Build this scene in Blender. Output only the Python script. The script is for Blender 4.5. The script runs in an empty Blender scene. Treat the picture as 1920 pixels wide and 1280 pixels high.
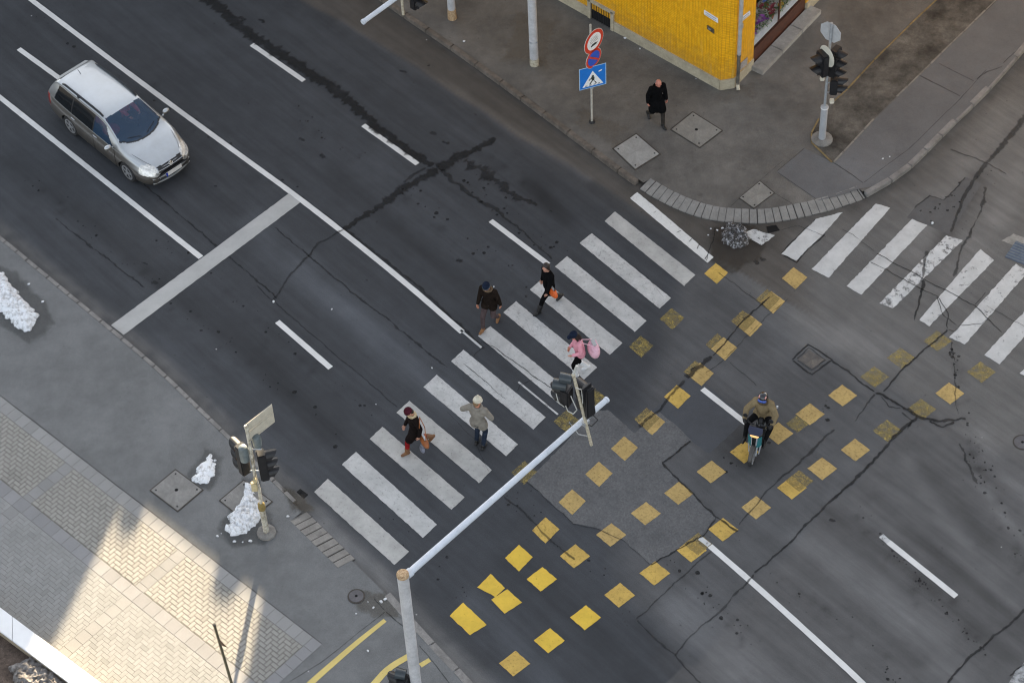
import bpy, bmesh, math, random
import numpy as np
from mathutils import Vector, Matrix, noise
random.seed(7)
sc = bpy.context.scene
COL = sc.collection
R = math.radians
# ------------------------------------------------------------------ camera model
FOC, DEP, ROLL, CAMH = 4500.0, R(49.07567), R(-3.21705), 46.10916
fw = Vector((0, math.cos(DEP), -math.sin(DEP)))
r0 = Vector((1, 0, 0)); u0 = r0.cross(fw)
cr, sr = math.cos(ROLL), math.sin(ROLL)
rv = r0 * cr + u0 * sr; uv = u0 * cr - r0 * sr
def ray(px, py): return fw * FOC + rv * (px - 960) - uv * (py - 640)
OY = ray(960, 640); OY = OY.y * CAMH / -OY.z
CAM = Vector((0, -OY, CAMH))
def G(px, py, z=0.0):
    """photo pixel -> point of the level plane at height z"""
    d = ray(px, py); return CAM + d * ((CAMH - z) / -d.z)
def W(px, py, p, n):
    """photo pixel -> point of a vertical wall through p with normal n"""
    d = ray(px, py); return CAM + d * ((p - CAM).dot(n) / d.dot(n))
def ang(a, b, z=0):
    v = G(*b, z) - G(*a, z); return math.atan2(v.y, v.x)

# ------------------------------------------------------------------ object helpers
def link(o): COL.objects.link(o); return o
def tag(o, label=None, cat=None, group=None, kind=None):
    if label: o['label'] = label
    if cat: o['category'] = cat
    if group: o['group'] = group
    if kind: o['kind'] = kind
    return o
def thing(name, label, cat, loc=(0, 0, 0), rot=0.0, group=None):
    o = link(bpy.data.objects.new(name, None)); o.location = loc; o.rotation_euler = (0, 0, rot)
    o.empty_display_size = .2
    return tag(o, label, cat, group)
def meshobj(name, me, m, parent=None, smooth=False):
    if m is not None: me.materials.append(m)
    if smooth:
        me.polygons.foreach_set('use_smooth', [True] * len(me.polygons))
    o = link(bpy.data.objects.new(name, me))
    if parent is not None: o.parent = parent
    return o
def autosmooth(o, deg=35):
    me = o.data
    me.polygons.foreach_set('use_smooth', [True] * len(me.polygons))
    try: me.set_sharp_from_angle(angle=R(deg))
    except Exception: pass
    return o

class MB:
    def __init__(s): s.v = []; s.f = []; s.T = None
    def add(s, vs, fs):
        n = len(s.v)
        if s.T is not None: vs = [s.T @ Vector(v) for v in vs]
        s.v += [tuple(v) for v in vs]; s.f += [tuple(i + n for i in f) for f in fs]; return s
    def poly(s, pts): return s.add(pts, [tuple(range(len(pts)))])
    def box(s, c, d, M=None, taper=1.0):
        x, y, z = d[0] / 2, d[1] / 2, d[2] / 2
        vs = [Vector((i * x * (taper if k > 0 else 1), j * y * (taper if k > 0 else 1), k * z)) for k in (-1, 1) for j in (-1, 1) for i in (-1, 1)]
        if M is not None: vs = [M @ v for v in vs]
        vs = [v + Vector(c) for v in vs]
        return s.add(vs, [(0, 2, 3, 1), (4, 5, 7, 6), (0, 1, 5, 4), (2, 6, 7, 3), (0, 4, 6, 2), (1, 3, 7, 5)])
    def tube(s, a, b, ra, rb=None, n=14, cap=True):
        rb = ra if rb is None else rb
        a = Vector(a); b = Vector(b); d = (b - a).normalized()
        q = d.orthogonal().normalized(); w = d.cross(q)
        vs = []
        for p, r_ in ((a, ra), (b, rb)):
            for i in range(n):
                t = 2 * math.pi * i / n; vs.append(p + q * (r_ * math.cos(t)) + w * (r_ * math.sin(t)))
        fs = [(i, (i + 1) % n, n + (i + 1) % n, n + i) for i in range(n)]
        if cap: fs += [tuple(range(n - 1, -1, -1)), tuple(range(n, 2 * n))]
        return s.add(vs, fs)
    def path(s, pts, r_, n=8):
        pts = [Vector(p) for p in pts]
        for i, (a, b) in enumerate(zip(pts, pts[1:])): s.tube(a, b, r_ if not isinstance(r_, (list, tuple)) else r_[i], r_ if not isinstance(r_, (list, tuple)) else r_[i + 1], n)
        return s
    def lathe(s, prof, n=24, c=(0, 0, 0), M=None):
        vs = []
        for r_, z in prof:
            for i in range(n):
                t = 2 * math.pi * i / n; v = Vector((r_ * math.cos(t), r_ * math.sin(t), z))
                if M is not None: v = M @ v
                vs.append(v + Vector(c))
        fs = []
        for k in range(len(prof) - 1):
            for i in range(n):
                j = (i + 1) % n; fs.append((k * n + i, k * n + j, (k + 1) * n + j, (k + 1) * n + i))
        fs.append(tuple(range(n - 1, -1, -1))); fs.append(tuple(range((len(prof) - 1) * n, len(prof) * n)))
        return s.add(vs, fs)
    def prism(s, pts, z0, z1):
        n = len(pts)
        vs = [(p[0], p[1], z0) for p in pts] + [(p[0], p[1], z1) for p in pts]
        ar = sum(pts[i][0] * pts[(i + 1) % n][1] - pts[(i + 1) % n][0] * pts[i][1] for i in range(n))
        fs = [(i, (i + 1) % n, n + (i + 1) % n, n + i) for i in range(n)] + [tuple(range(n - 1, -1, -1)), tuple(range(n, 2 * n))]
        if ar < 0: fs = [f[::-1] for f in fs]
        return s.add(vs, fs)
    def slab(s, pts, thick):
        """flat polygon given by 3D points, extruded by vector thick"""
        n = len(pts); t = Vector(thick)
        vs = [Vector(p) for p in pts] + [Vector(p) + t for p in pts]
        return s.add(vs, [tuple(range(n)), tuple(range(2 * n - 1, n - 1, -1))] + [(i, n + i, n + (i + 1) % n, (i + 1) % n) for i in range(n)])
    def mesh(s, name):
        me = bpy.data.meshes.new(name); me.from_pydata(s.v, [], s.f); me.update(); return me
    def build(s, name, m, parent=None, smooth=None, bevel=0):
        me = s.mesh(name)
        bm = bmesh.new(); bm.from_mesh(me)
        if bevel:
            bmesh.ops.bevel(bm, geom=list(bm.edges), offset=bevel, segments=2, affect='EDGES', clamp_overlap=True)
        bmesh.ops.recalc_face_normals(bm, faces=bm.faces)
        bm.to_mesh(me); bm.free()
        o = meshobj(name, me, m, parent)
        if smooth: autosmooth(o, smooth if smooth is not True else 40)
        return o

# ------------------------------------------------------------------ materials
def newmat(name):
    m = bpy.data.materials.new(name); m.use_nodes = True
    return m, m.node_tree.nodes, m.node_tree.links, m.node_tree.nodes['Principled BSDF']
def nz(n, l, co, scale, detail=4, rough=.6):
    t = n.new('ShaderNodeTexNoise'); t.inputs['Scale'].default_value = scale; t.inputs['Detail'].default_value = detail
    t.inputs['Roughness'].default_value = rough
    if co is not None: l.new(co, t.inputs['Vector'])
    return t.outputs['Fac']
def rng(n, l, s, a, b, c, d):
    t = n.new('ShaderNodeMapRange'); l.new(s, t.inputs[0])
    for i, q in enumerate((a, b, c, d)): t.inputs[i + 1].default_value = q
    return t.outputs[0]
def mul(n, l, a, b):
    t = n.new('ShaderNodeMath'); t.operation = 'MULTIPLY'
    for i, q in enumerate((a, b)):
        if isinstance(q, (int, float)): t.inputs[i].default_value = q
        else: l.new(q, t.inputs[i])
    return t.outputs[0]
def mixc(n, l, fac, a, b, mode='MIX'):
    t = n.new('ShaderNodeMix'); t.data_type = 'RGBA'; t.blend_type = mode; t.clamp_factor = True
    if isinstance(fac, (int, float)): t.inputs[0].default_value = fac
    else: l.new(fac, t.inputs[0])
    for i, q in ((6, a), (7, b)):
        if isinstance(q, (tuple, list)): t.inputs[i].default_value = (*q[:3], 1)
        else: l.new(q, t.inputs[i])
    return t.outputs[2]
def bump(n, l, h, b, st, dist=.01):
    t = n.new('ShaderNodeBump'); t.inputs['Strength'].default_value = st; t.inputs['Distance'].default_value = dist
    l.new(h, t.inputs['Height']); l.new(t.outputs[0], b.inputs['Normal'])
def coords(n): return n.new('ShaderNodeTexCoord').outputs['Object']
def rgb(h):
    c = [int(h[i:i + 2], 16) / 255 for i in (0, 2, 4)]
    return tuple(x / 12.92 if x <= .04045 else ((x + .055) / 1.055) ** 2.4 for x in c)
MATS = {}
def mat(name, col, rough=.6, var=.18, scale=8, metal=0, bmp=0, bscale=60, col2=None, coat=0, emit=0):
    if name in MATS: return MATS[name]
    m, n, l, b = newmat(name); co = coords(n)
    a = nz(n, l, co, scale, 5, .65)
    c2 = col2 if col2 else tuple(x * (1 - var) for x in col)
    c1 = tuple(min(1, x * (1 + var * .6)) for x in col)
    l.new(mixc(n, l, rng(n, l, a, .35, .65, 0, 1), c2, c1), b.inputs['Base Color'])
    b.inputs['Roughness'].default_value = rough; b.inputs['Metallic'].default_value = metal
    if coat: b.inputs['Coat Weight'].default_value = coat; b.inputs['Coat Roughness'].default_value = .06
    if emit: b.inputs['Emission Color'].default_value = (*col, 1); b.inputs['Emission Strength'].default_value = emit
    if bmp: bump(n, l, nz(n, l, co, bscale, 4), b, bmp)
    MATS[name] = m; return m
def ground_mat(name, col, stain=.25, stain_scale=.5, grain=.35, tint=None, bmp=.25, speck=0, dark=.5):
    """asphalt / stone sheet in world coordinates: clouds, stains, grain, specks"""
    if name in MATS: return MATS[name]
    m, n, l, b = newmat(name); co = coords(n)
    big = nz(n, l, co, stain_scale, 6, .62); med = nz(n, l, co, stain_scale * 5, 5, .7)
    fine = nz(n, l, co, 45, 3, .8); finer = nz(n, l, co, 130, 2, .8)
    c = mixc(n, l, rng(n, l, big, .3, .7, 0, 1), tuple(x * (1 - stain) for x in col), tuple(x * (1 + stain * .7) for x in (tint or col)))
    f = rng(n, l, med, .3, .75, 1 - stain * .6, 1 + stain * .5)
    f = mul(n, l, f, rng(n, l, fine, .25, .75, 1 - grain * .6, 1 + grain * .6))
    f = mul(n, l, f, rng(n, l, finer, .25, .75, 1 - grain, 1 + grain))
    c = mixc(n, l, 1.0, c, f, 'MULTIPLY')
    blot = nz(n, l, co, 2.2, 3, .5)
    c = mixc(n, l, rng(n, l, blot, .68, .76, 0, dark), c, tuple(x * .4 for x in col))
    if speck:
        v = n.new('ShaderNodeTexVoronoi'); v.inputs['Scale'].default_value = 3.2; l.new(co, v.inputs['Vector'])
        c = mixc(n, l, rng(n, l, v.outputs['Distance'], .035, .075, speck, 0), c, tuple(x * .3 for x in col))
    l.new(c, b.inputs['Base Color']); b.inputs['Roughness'].default_value = .88
    b.inputs['Specular IOR Level'].default_value = .3
    if bmp: bump(n, l, finer, b, bmp, .008)
    MATS[name] = m; return m
def paint(name, col, wear=.5, scale=7, dirt=.25, crackle=0, streak=None, soft=.06, sa=.06):
    """road paint; wears through to the asphalt under it (0..1)"""
    if name in MATS: return MATS[name]
    m, n, l, b = newmat(name); co = coords(n)
    a = nz(n, l, co, scale, 9, .75); d = nz(n, l, co, 1.8, 6, .7); g = nz(n, l, co, 110, 2, .8)
    c = mixc(n, l, rng(n, l, d, .3, .7, 0, 1), tuple(x * (1 - dirt) for x in col), col)
    c = mixc(n, l, rng(n, l, g, .5, .8, 0, .35), c, tuple(x * .45 for x in col))
    if crackle:
        v = n.new('ShaderNodeTexVoronoi'); v.feature = 'DISTANCE_TO_EDGE'; v.inputs['Scale'].default_value = 5.5; l.new(co, v.inputs['Vector'])
        c = mixc(n, l, rng(n, l, v.outputs['Distance'], .004, .03, crackle, 0), c, tuple(x * .45 for x in col))
    if streak is not None:
        mp0 = n.new('ShaderNodeMapping'); mp0.inputs['Rotation'].default_value = (0, 0, -streak); l.new(co, mp0.inputs['Vector'])
        mp = n.new('ShaderNodeMapping'); mp.inputs['Scale'].default_value = (.35, 9, 1); l.new(mp0.outputs[0], mp.inputs['Vector'])
        s2 = nz(n, l, mp.outputs[0], 2.5, 5, .7)
        ww = n.new('ShaderNodeMath'); ww.operation = 'ADD'; l.new(a, ww.inputs[0]); l.new(rng(n, l, s2, .3, .7, -sa, sa), ww.inputs[1]); a = ww.outputs[0]
    l.new(c, b.inputs['Base Color']); b.inputs['Roughness'].default_value = .7
    if wear > 0:
        t = n.new('ShaderNodeBsdfTransparent'); mx = n.new('ShaderNodeMixShader')
        th = .22 + wear * .42
        l.new(rng(n, l, a, th - soft, th + soft, 0, 1), mx.inputs[0])
        l.new(t.outputs[0], mx.inputs[1]); l.new(b.outputs[0], mx.inputs[2])
        l.new(mx.outputs[0], n['Material Output'].inputs['Surface'])
    MATS[name] = m; return m
def glass_mat(name, tint, rough=.03, alpha=.45, clear=(.55, .62, .68)):
    m, n, l, b = newmat(name)
    b.inputs['Base Color'].default_value = (*tint, 1); b.inputs['Roughness'].default_value = rough
    b.inputs['Specular IOR Level'].default_value = .8
    t = n.new('ShaderNodeBsdfTransparent'); t.inputs[0].default_value = (*clear, 1)
    mx = n.new('ShaderNodeMixShader'); mx.inputs[0].default_value = alpha
    l.new(t.outputs[0], mx.inputs[1]); l.new(b.outputs[0], mx.inputs[2]); l.new(mx.outputs[0], n['Material Output'].inputs['Surface'])
    return m

ROADA = R(-50)
M_white = paint('white road paint', (.54, .54, .53), .16, 10, .38, .12, ROADA, .16)
M_white_crk = paint('crackled white road paint', (.55, .55, .54), .18, 8, .34, .42, ROADA, .16)
M_white_old = paint('worn white road paint', (.58, .585, .58), .26, 5, .3, .0, None, .07)
M_white_worn = paint('flaking white road paint', (.60, .61, .61), .50, 4.5, .3, .0, None, .06)
M_white_mid = paint('chipped white road paint', (.58, .585, .58), .38, 4.5, .3, .0, None, .06)
M_white_flat = paint('old white road paint', (.47, .465, .445), .14, 9, .36, 0, ROADA, .16)
M_bright = paint('bright kerb paint', (.68, .68, .66), .28, 9, .15, .3)
M_line = paint('lane line paint', (.70, .70, .685), .14, 14, .2)
M_yel0 = paint('fresh yellow paint', (.74, .49, .048), .16, 12, .26, 0, ROADA, .12)
M_yel1 = paint('yellow paint', (.60, .395, .085), .20, 14, .32, 0, ROADA, .18)
M_yel2 = paint('worn yellow paint', (.52, .36, .125), .20, 15, .36, 0, ROADA, .20)
M_yelo = paint('old yellow paint', (.34, .25, .085), .58, 12, .3, 0, ROADA, .25)
M_yel3 = paint('faded yellow paint', (.44, .33, .085), .80, 7, .3, 0, ROADA, .22)
M_yline = paint('yellow line paint', (.66, .52, .17), .25, 9, .2)
M_tar = paint('bitumen sealing', (.012, .0125, .0135), .06, 16, .3)
M_tar2 = paint('old bitumen sealing', (.017, .0175, .0185), .46, 10, .3)
M_drip = paint('oil drip', (.020, .020, .021), .50, 30, .3, soft=.3)
for q in (M_tar, M_tar2, M_drip): q.node_tree.nodes['Principled BSDF'].inputs['Specular IOR Level'].default_value = .12
def seal(name, col, op, ragged, scale=7):
    '''bitumen whose opacity falls off raggedly towards the rim of the strip (attribute edge)'''
    m, n, l, b = newmat(name); co = coords(n)
    va = n.new('ShaderNodeVertexColor'); va.layer_name = 'edge'
    a = nz(n, l, co, scale, 7, .75); bg = nz(n, l, co, 1.6, 3, .6)
    ad = n.new('ShaderNodeMath'); ad.operation = 'ADD'; l.new(va.outputs[0], ad.inputs[0]); l.new(rng(n, l, a, .25, .75, -ragged, ragged), ad.inputs[1])
    f = mul(n, l, rng(n, l, ad.outputs[0], .22, .80, 0, op), rng(n, l, bg, .3, .7, .62, 1.0))
    c = mixc(n, l, rng(n, l, nz(n, l, co, 60, 3, .8), .3, .7, 0, 1), tuple(x * .65 for x in col), tuple(x * 1.5 for x in col))
    l.new(c, b.inputs['Base Color']); b.inputs['Roughness'].default_value = .7; b.inputs['Specular IOR Level'].default_value = .15
    t = n.new('ShaderNodeBsdfTransparent'); mx = n.new('ShaderNodeMixShader'); l.new(f, mx.inputs[0]); l.new(t.outputs[0], mx.inputs[1]); l.new(b.outputs[0], mx.inputs[2])
    l.new(mx.outputs[0], n['Material Output'].inputs['Surface']); return m
M_seal = seal('tar seam', (.019, .0195, .0205), .84, .46); M_seal2 = seal('old tar seam', (.023, .0235, .0245), .62, .62); M_sdrip = seal('oil stain', (.022, .022, .023), .62, .7, 9); M_wet = seal('damp asphalt', (.070, .070, .068), .42, .45, 3)
M_stone = ground_mat('granite kerb', (.22, .21, .20), .3, 2.2, .3)
M_stone_br = ground_mat('brownish kerb stone', (.15, .128, .108), .4, 2.5, .3)
M_near = ground_mat('near pavement asphalt', (.158, .161, .162), .2, .55, .28, speck=.25, dark=.22)
M_far = ground_mat('far pavement asphalt', (.124, .117, .108), .28, .6, .34, (.14, .131, .12), speck=.5, dark=.35)
M_path = ground_mat('cycle path asphalt', (.135, .133, .135), .14, .5, .25, dark=.25)
M_soil = ground_mat('soil', (.056, .049, .041), .55, 1.0, .6, (.12, .11, .096), .7)
M_pav = ground_mat('ramp paver', (.235, .225, .21), .2, 2.5, .25)
M_black = mat('black plastic', (.012, .012, .014), .45, .3)
M_dark = mat('dark rubber', (.02, .02, .021), .8, .3)
M_galv = mat('galvanised steel', (.40, .42, .44), .42, .2, 14, metal=.35)
M_cream = mat('cream painted steel', (.50, .46, .36), .55, .25, 20, col2=(.30, .26, .19))
M_greyp = mat('grey signal back', (.13, .155, .16), .5, .25, 10)

# ------------------------------------------------------------------ ground sheets
def flat(name, pts, z, m, parent=None, kind=None):
    me = MB().poly([(*p[:2], z) for p in pts]).mesh(name)
    bm = bmesh.new(); bm.from_mesh(me); bmesh.ops.triangulate(bm, faces=bm.faces)
    for f in bm.faces:
        if f.normal.z < 0: f.normal_flip()
    bm.to_mesh(me); bm.free()
    o = meshobj(name, me, m, parent); tag(o, kind=kind); return o
def gp(pts, z=0): return [G(x, y, z) for x, y in pts]
def resample(P, step):
    out = []
    for a, b in zip(P, P[1:]):
        k = max(1, int((b - a).length / step))
        for i in range(k): out.append(a.lerp(b, i / k))
    out.append(P[-1]); return out
def smoothline(P, it=2):
    for _ in range(it):
        Q = [P[0]]
        for a, b in zip(P, P[1:]): Q += [a.lerp(b, .25), a.lerp(b, .75)]
        Q.append(P[-1]); P = Q
    return P
def offs(P, d):
    out = []
    for i, p in enumerate(P):
        t = (P[min(i + 1, len(P) - 1)] - P[max(i - 1, 0)]); t.z = 0; t.normalize()
        out.append(p + Vector((-t.y, t.x, 0)) * d)
    return out

ground = flat('ground', [(-400, -400), (400, -400), (400, 400), (-400, 400)], -.25, mat('distant ground', (.10, .10, .10), .9, .2, .3), kind='structure')

# far kerb (road edge), from upper left round the corner into the side street
FAR = [(430, -215), (600, -80), (730, 17), (845, 95), (960, 178), (1080, 268), (1195, 354), (1255, 387), (1299, 405), (1336, 414), (1380, 419), (1430, 420), (1477, 414), (1550, 398), (1627, 372), (1659, 353), (1699, 328), (1731, 297), (1768, 259), (1802, 225), (1846, 184), (1884, 141), (1920, 100), (1990, 15), (2120, -160)]
NEAR = [(-280, 215), (-140, 330), (3, 447), (110, 535), (215, 622), (300, 693), (400, 790), (460, 848), (520, 905), (575, 960), (670, 1052), (735, 1115), (790, 1180), (895, 1290), (1010, 1420), (1200, 1640)]
# --- the carriageway: a fine sheet whose tone follows wheel tracks, drips and gutter dirt
x0, x1, y0, y1, st = -24., 27., -19., 25., .10
nx, ny = int((x1 - x0) / st), int((y1 - y0) / st)
gx, gy = np.meshgrid(np.linspace(x0, x1, nx), np.linspace(y0, y1, ny))
def dist(pts):
    best = np.full(gx.shape, 1e9)
    P = [G(*p) for p in pts]
    for a, b in zip(P, P[1:]):
        dx, dy = b.x - a.x, b.y - a.y; L2 = dx * dx + dy * dy
        t = np.clip(((gx - a.x) * dx + (gy - a.y) * dy) / L2, 0, 1)
        best = np.minimum(best, np.hypot(gx - a.x - t * dx, gy - a.y - t * dy))
    return best
def side(pts):
    """signed: positive to the left of the polyline"""
    best = np.full(gx.shape, 1e9); sg = np.zeros(gx.shape)
    P = [G(*p) for p in pts]
    for a, b in zip(P, P[1:]):
        dx, dy = b.x - a.x, b.y - a.y; L2 = dx * dx + dy * dy
        t = np.clip(((gx - a.x) * dx + (gy - a.y) * dy) / L2, 0, 1)
        d = np.hypot(gx - a.x - t * dx, gy - a.y - t * dy); m = d < best
        sg[m] = (dx * (gy - a.y) - dy * (gx - a.x))[m]; best[m] = d[m]
    return np.where(sg > 0, best, -best)
def sstep(v, a, b):
    t = np.clip((v - a) / (b - a), 0, 1); return t * t * (3 - 2 * t)
nmap = np.array([noise.noise((float(a) * .9, float(b) * .9, 3.1)) for a, b in zip(gx.ravel(), gy.ravel())]).reshape(gx.shape)
nmap2 = np.array([noise.noise((float(a) * 3.1, float(b) * 3.1, 8.1)) for a, b in zip(gx.ravel(), gy.ravel())]).reshape(gx.shape)
A_left = np.array((.043, .0465, .0525)); A_junc = np.array((.080, .081, .084)); A_right = np.array((.086, .085, .086)); A_side = np.array((.118, .115, .112))
sj = side([(1290, 455), (1200, 800), (1130, 900), (1190, 1150), (1300, 1280), (1500, 1500)])      # left of it = older asphalt on the right
wj = sstep(sj + nmap * .5, -.5, .6)
sj2 = side([(1290, 1235), (1440, 1070), (1560, 935), (1700, 800), (1780, 700), (1920, 520)])
wr = sstep(-sj2 + nmap * .3, -.15, .25) * sstep(gx, 1.5, 3.5)
ws = sstep(side([(1180, 420), (1340, 500), (1500, 640), (1640, 735), (1760, 800), (2100, 1000)]) + nmap * .5, -.2, .8)
alb = A_left * (1 - wj)[..., None] + A_junc * wj[..., None]
alb = alb * (1 - wr)[..., None] + A_right * wr[..., None]
alb = alb * (1 - (ws * wj))[..., None] + A_side * (ws * wj)[..., None]
# brownish gutter strip along the far kerb, grey grit along the near one
gs = side([(380, -110), (530, -20), (640, 42), (800, 140), (960, 245), (1100, 330), (1185, 385), (1290, 450)])
wg = sstep(gs + nmap * .12, -.06, .08) * sstep(-(gx - 8.2), 0, 1.2)
brown = np.array((.078, .070, .062))
alb = alb * (1 - wg * .9)[..., None] + brown * (wg * .9)[..., None]
dk = dist(FAR); alb *= (1 - .42 * np.exp(-(dk / .35) ** 2) * (.8 + .8 * nmap2))[..., None]
alb = alb * (1 - .45 * np.exp(-(dk / .9) ** 2))[..., None] + np.array((.080, .072, .063)) * (.45 * np.exp(-(dk / .9) ** 2))[..., None]
dn = dist(NEAR); wn = np.exp(-(dn / .38) ** 4) * (.75 + .5 * nmap2)
alb = alb * (1 - .75 * wn)[..., None] + np.array((.135, .132, .128)) * (.75 * wn)[..., None]
dl = dist([(600, 985), (690, 1070), (770, 1160), (900, 1290)]); alb += (np.exp(-(dl / .5) ** 2) * .045)[..., None]
def streak(pts, w, amt, soft=2):
    global alb
    d = dist(pts); e = amt * (1.2 if amt > 0 else 1.25) * np.exp(-(d / w) ** soft) * (1 + .45 * nmap)
    alb = alb * (1 + e)[..., None]
S = streak
S([(470, 420), (560, 500), (690, 610), (850, 745)], .45, .52); S([(60, 20), (300, 200), (470, 335)], .35, -.12); S([(640, 42), (800, 140), (960, 245), (1100, 335)], .16, .38)
S([(560, 40), (760, 170), (930, 290)], .5, .16); S([(700, 300), (860, 420), (1010, 545)], .6, .15); S([(0, 60), (120, 150), (330, 330), (520, 480)], .55, -.12)
S([(100, 400), (270, 540), (480, 720), (620, 850)], .3, .12); S([(20, 300), (200, 440), (420, 620), (640, 830)], .4, -.22); S([(160, 170), (330, 350), (420, 420)], .3, .16)
S([(230, 0), (420, 120), (640, 290), (860, 470)], .45, .10); S([(430, 60), (600, 190), (740, 290)], .3, .14)
S([(1640, 935), (1720, 1000), (1830, 1095), (1930, 1180)], .22, -.28); S([(1700, 860), (1740, 930), (1800, 1010), (1900, 1125)], .2, .22); S([(1560, 930), (1650, 990), (1720, 1050)], .25, .18)
S([(1480, 1020), (1600, 1110), (1800, 1270)], .45, .25); S([(1290, 1130), (1420, 1260), (1480, 1330)], .4, .32); S([(1840, 820), (1880, 880), (1960, 960)], .3, .3)
S([(1200, 1180), (1330, 1330)], .3, -.15); S([(880, 1130), (1010, 1260), (1100, 1360)], .3, .28); S([(960, 1050), (1120, 1200), (1240, 1330)], .5, -.16)
S([(780, 1120), (900, 1240)], .45, -.2); S([(1000, 880), (1050, 960), (1130, 1060)], .5, .1); S([(1880, 200), (1800, 330), (1720, 470)], .5, .25); S([(1960, 250), (1860, 420), (1800, 520)], .45, .22)
S([(1835, 330), (1790, 410), (1760, 470)], .28, -.35); S([(1480, 600), (1560, 640), (1640, 650)], .7, .18); S([(1330, 560), (1420, 640)], .5, -.12); S([(1300, 760), (1420, 860)], .7, -.3); S([(1340, 880), (1560, 700)], .5, -.12)
S([(1000, 350), (1060, 410)], .3, -.35); S([(1250, 620), (1160, 720), (1080, 830)], .5, -.1); S([(640, 700), (760, 810), (900, 930)], .5, .1); S([(500, 640), (560, 700), (620, 760)], .9, -.12)
S([(1600, 880), (1700, 960)], .5, .12); S([(1050, 250), (1150, 330)], .5, .15)
S([(1640, 945), (1745, 1010), (1810, 1055), (1905, 1145)], .14, .2); S([(1730, 880), (1790, 930), (1850, 1010)], .2, -.2); S([(1500, 1000), (1620, 1080), (1760, 1190)], .3, .22); S([(1440, 1010), (1560, 1100), (1720, 1240)], .25, -.2); S([(1560, 960), (1680, 1040), (1800, 1150), (1880, 1230)], .3, -.2); S([(1830, 900), (1900, 990), (1960, 1060)], .16, .35)
S([(500, 470), (620, 575), (760, 690), (860, 780)], .22, .16); S([(300, 640), (450, 780), (600, 900)], .3, .2); S([(170, 90), (330, 215), (460, 310)], .3, .18); S([(620, 330), (760, 440), (900, 560)], .3, -.18); S([(1250, 1150), (1370, 1270)], .25, .3); S([(1380, 700), (1500, 640), (1600, 640)], .6, .1)
S([(1350, 455), (1420, 450)], .5, -.35)                      # dirt round the melting heap
# oil drips
rs = np.random.RandomState(4)
for (a, b, k) in (((120, 60), (520, 350), 14), ((60, 330), (560, 760), 22), ((560, 230), (980, 560), 16), ((1600, 960), (1830, 1200), 22), ((1790, 640), (1830, 900), 16), ((1830, 860), (1920, 1080), 16), ((1480, 1080), (1700, 1280), 12), ((300, 470), (640, 740), 14), ((900, 290), (1010, 370), 8), ((1260, 1050), (1400, 1200), 10)):
    for i in range(k):
        t = rs.rand(); p = G(a[0] + (b[0] - a[0]) * t + rs.normal(0, 10), a[1] + (b[1] - a[1]) * t + rs.normal(0, 10))
        rr = .06 + .08 * rs.rand() ** 2
        ix, iy = int((p.x - x0) / st), int((p.y - y0) / st); w = 4
        sl = (slice(max(iy - w, 0), iy + w), slice(max(ix - w, 0), ix + w))
        d = np.hypot(gx[sl] - p.x, gy[sl] - p.y)
        alb[sl] *= (1 - (.1 + .25 * rs.rand()) * np.exp(-(d / rr) ** 2))[..., None]
alb = np.clip(alb, .015, .4)
verts = np.stack([gx, gy, np.zeros_like(gx)], -1).reshape(-1, 3)
idx = np.arange(nx * ny).reshape(ny, nx)
quads = np.stack([idx[:-1, :-1], idx[:-1, 1:], idx[1:, 1:], idx[1:, :-1]], -1).reshape(-1, 4)
rme = bpy.data.meshes.new('road'); rme.from_pydata(verts.tolist(), [], quads.tolist()); rme.update()
at = rme.color_attributes.new('tone', 'FLOAT_COLOR', 'POINT')
at.data.foreach_set('color', np.concatenate([alb.reshape(-1, 3), np.ones((nx * ny, 1))], 1).astype(np.float32).ravel())
m, n, l, b = newmat('carriageway asphalt'); co = coords(n)
va = n.new('ShaderNodeVertexColor'); va.layer_name = 'tone'
mp0 = n.new('ShaderNodeMapping'); mp0.inputs['Rotation'].default_value = (0, 0, -ROADA); l.new(co, mp0.inputs['Vector'])
mp = n.new('ShaderNodeMapping'); mp.inputs['Scale'].default_value = (.13, 1.7, 1); l.new(mp0.outputs[0], mp.inputs['Vector'])
stk = nz(n, l, mp.outputs[0], 2.2, 5, .65); big = nz(n, l, co, 1.3, 6, .7); fine = nz(n, l, co, 40, 3, .8); finer = nz(n, l, co, 120, 2, .85)
f = mul(n, l, rng(n, l, stk, .3, .7, .84, 1.17), rng(n, l, big, .3, .7, .88, 1.13))
f = mul(n, l, f, rng(n, l, fine, .25, .75, .78, 1.22)); f = mul(n, l, f, rng(n, l, finer, .25, .75, .70, 1.32))
c = mixc(n, l, 1.0, va.outputs[0], f, 'MULTIPLY')
v1 = n.new('ShaderNodeTexVoronoi'); v1.inputs['Scale'].default_value = 2.3; l.new(co, v1.inputs['Vector'])
c = mixc(n, l, rng(n, l, v1.outputs['Distance'], .03, .06, .5, 0), c, (.02, .02, .021))
v2 = n.new('ShaderNodeTexVoronoi'); v2.inputs['Scale'].default_value = .8; v2.inputs['Randomness'].default_value = 1; l.new(co, v2.inputs['Vector'])
c = mixc(n, l, rng(n, l, v2.outputs['Distance'], .012, .02, .8, 0), c, (.4, .4, .39))
l.new(c, b.inputs['Base Color']); b.inputs['Roughness'].default_value = .85; b.inputs['Specular IOR Level'].default_value = .35
bump(n, l, finer, b, .3, .008)
road = meshobj('road', rme, m); tag(road, kind='structure')

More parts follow.
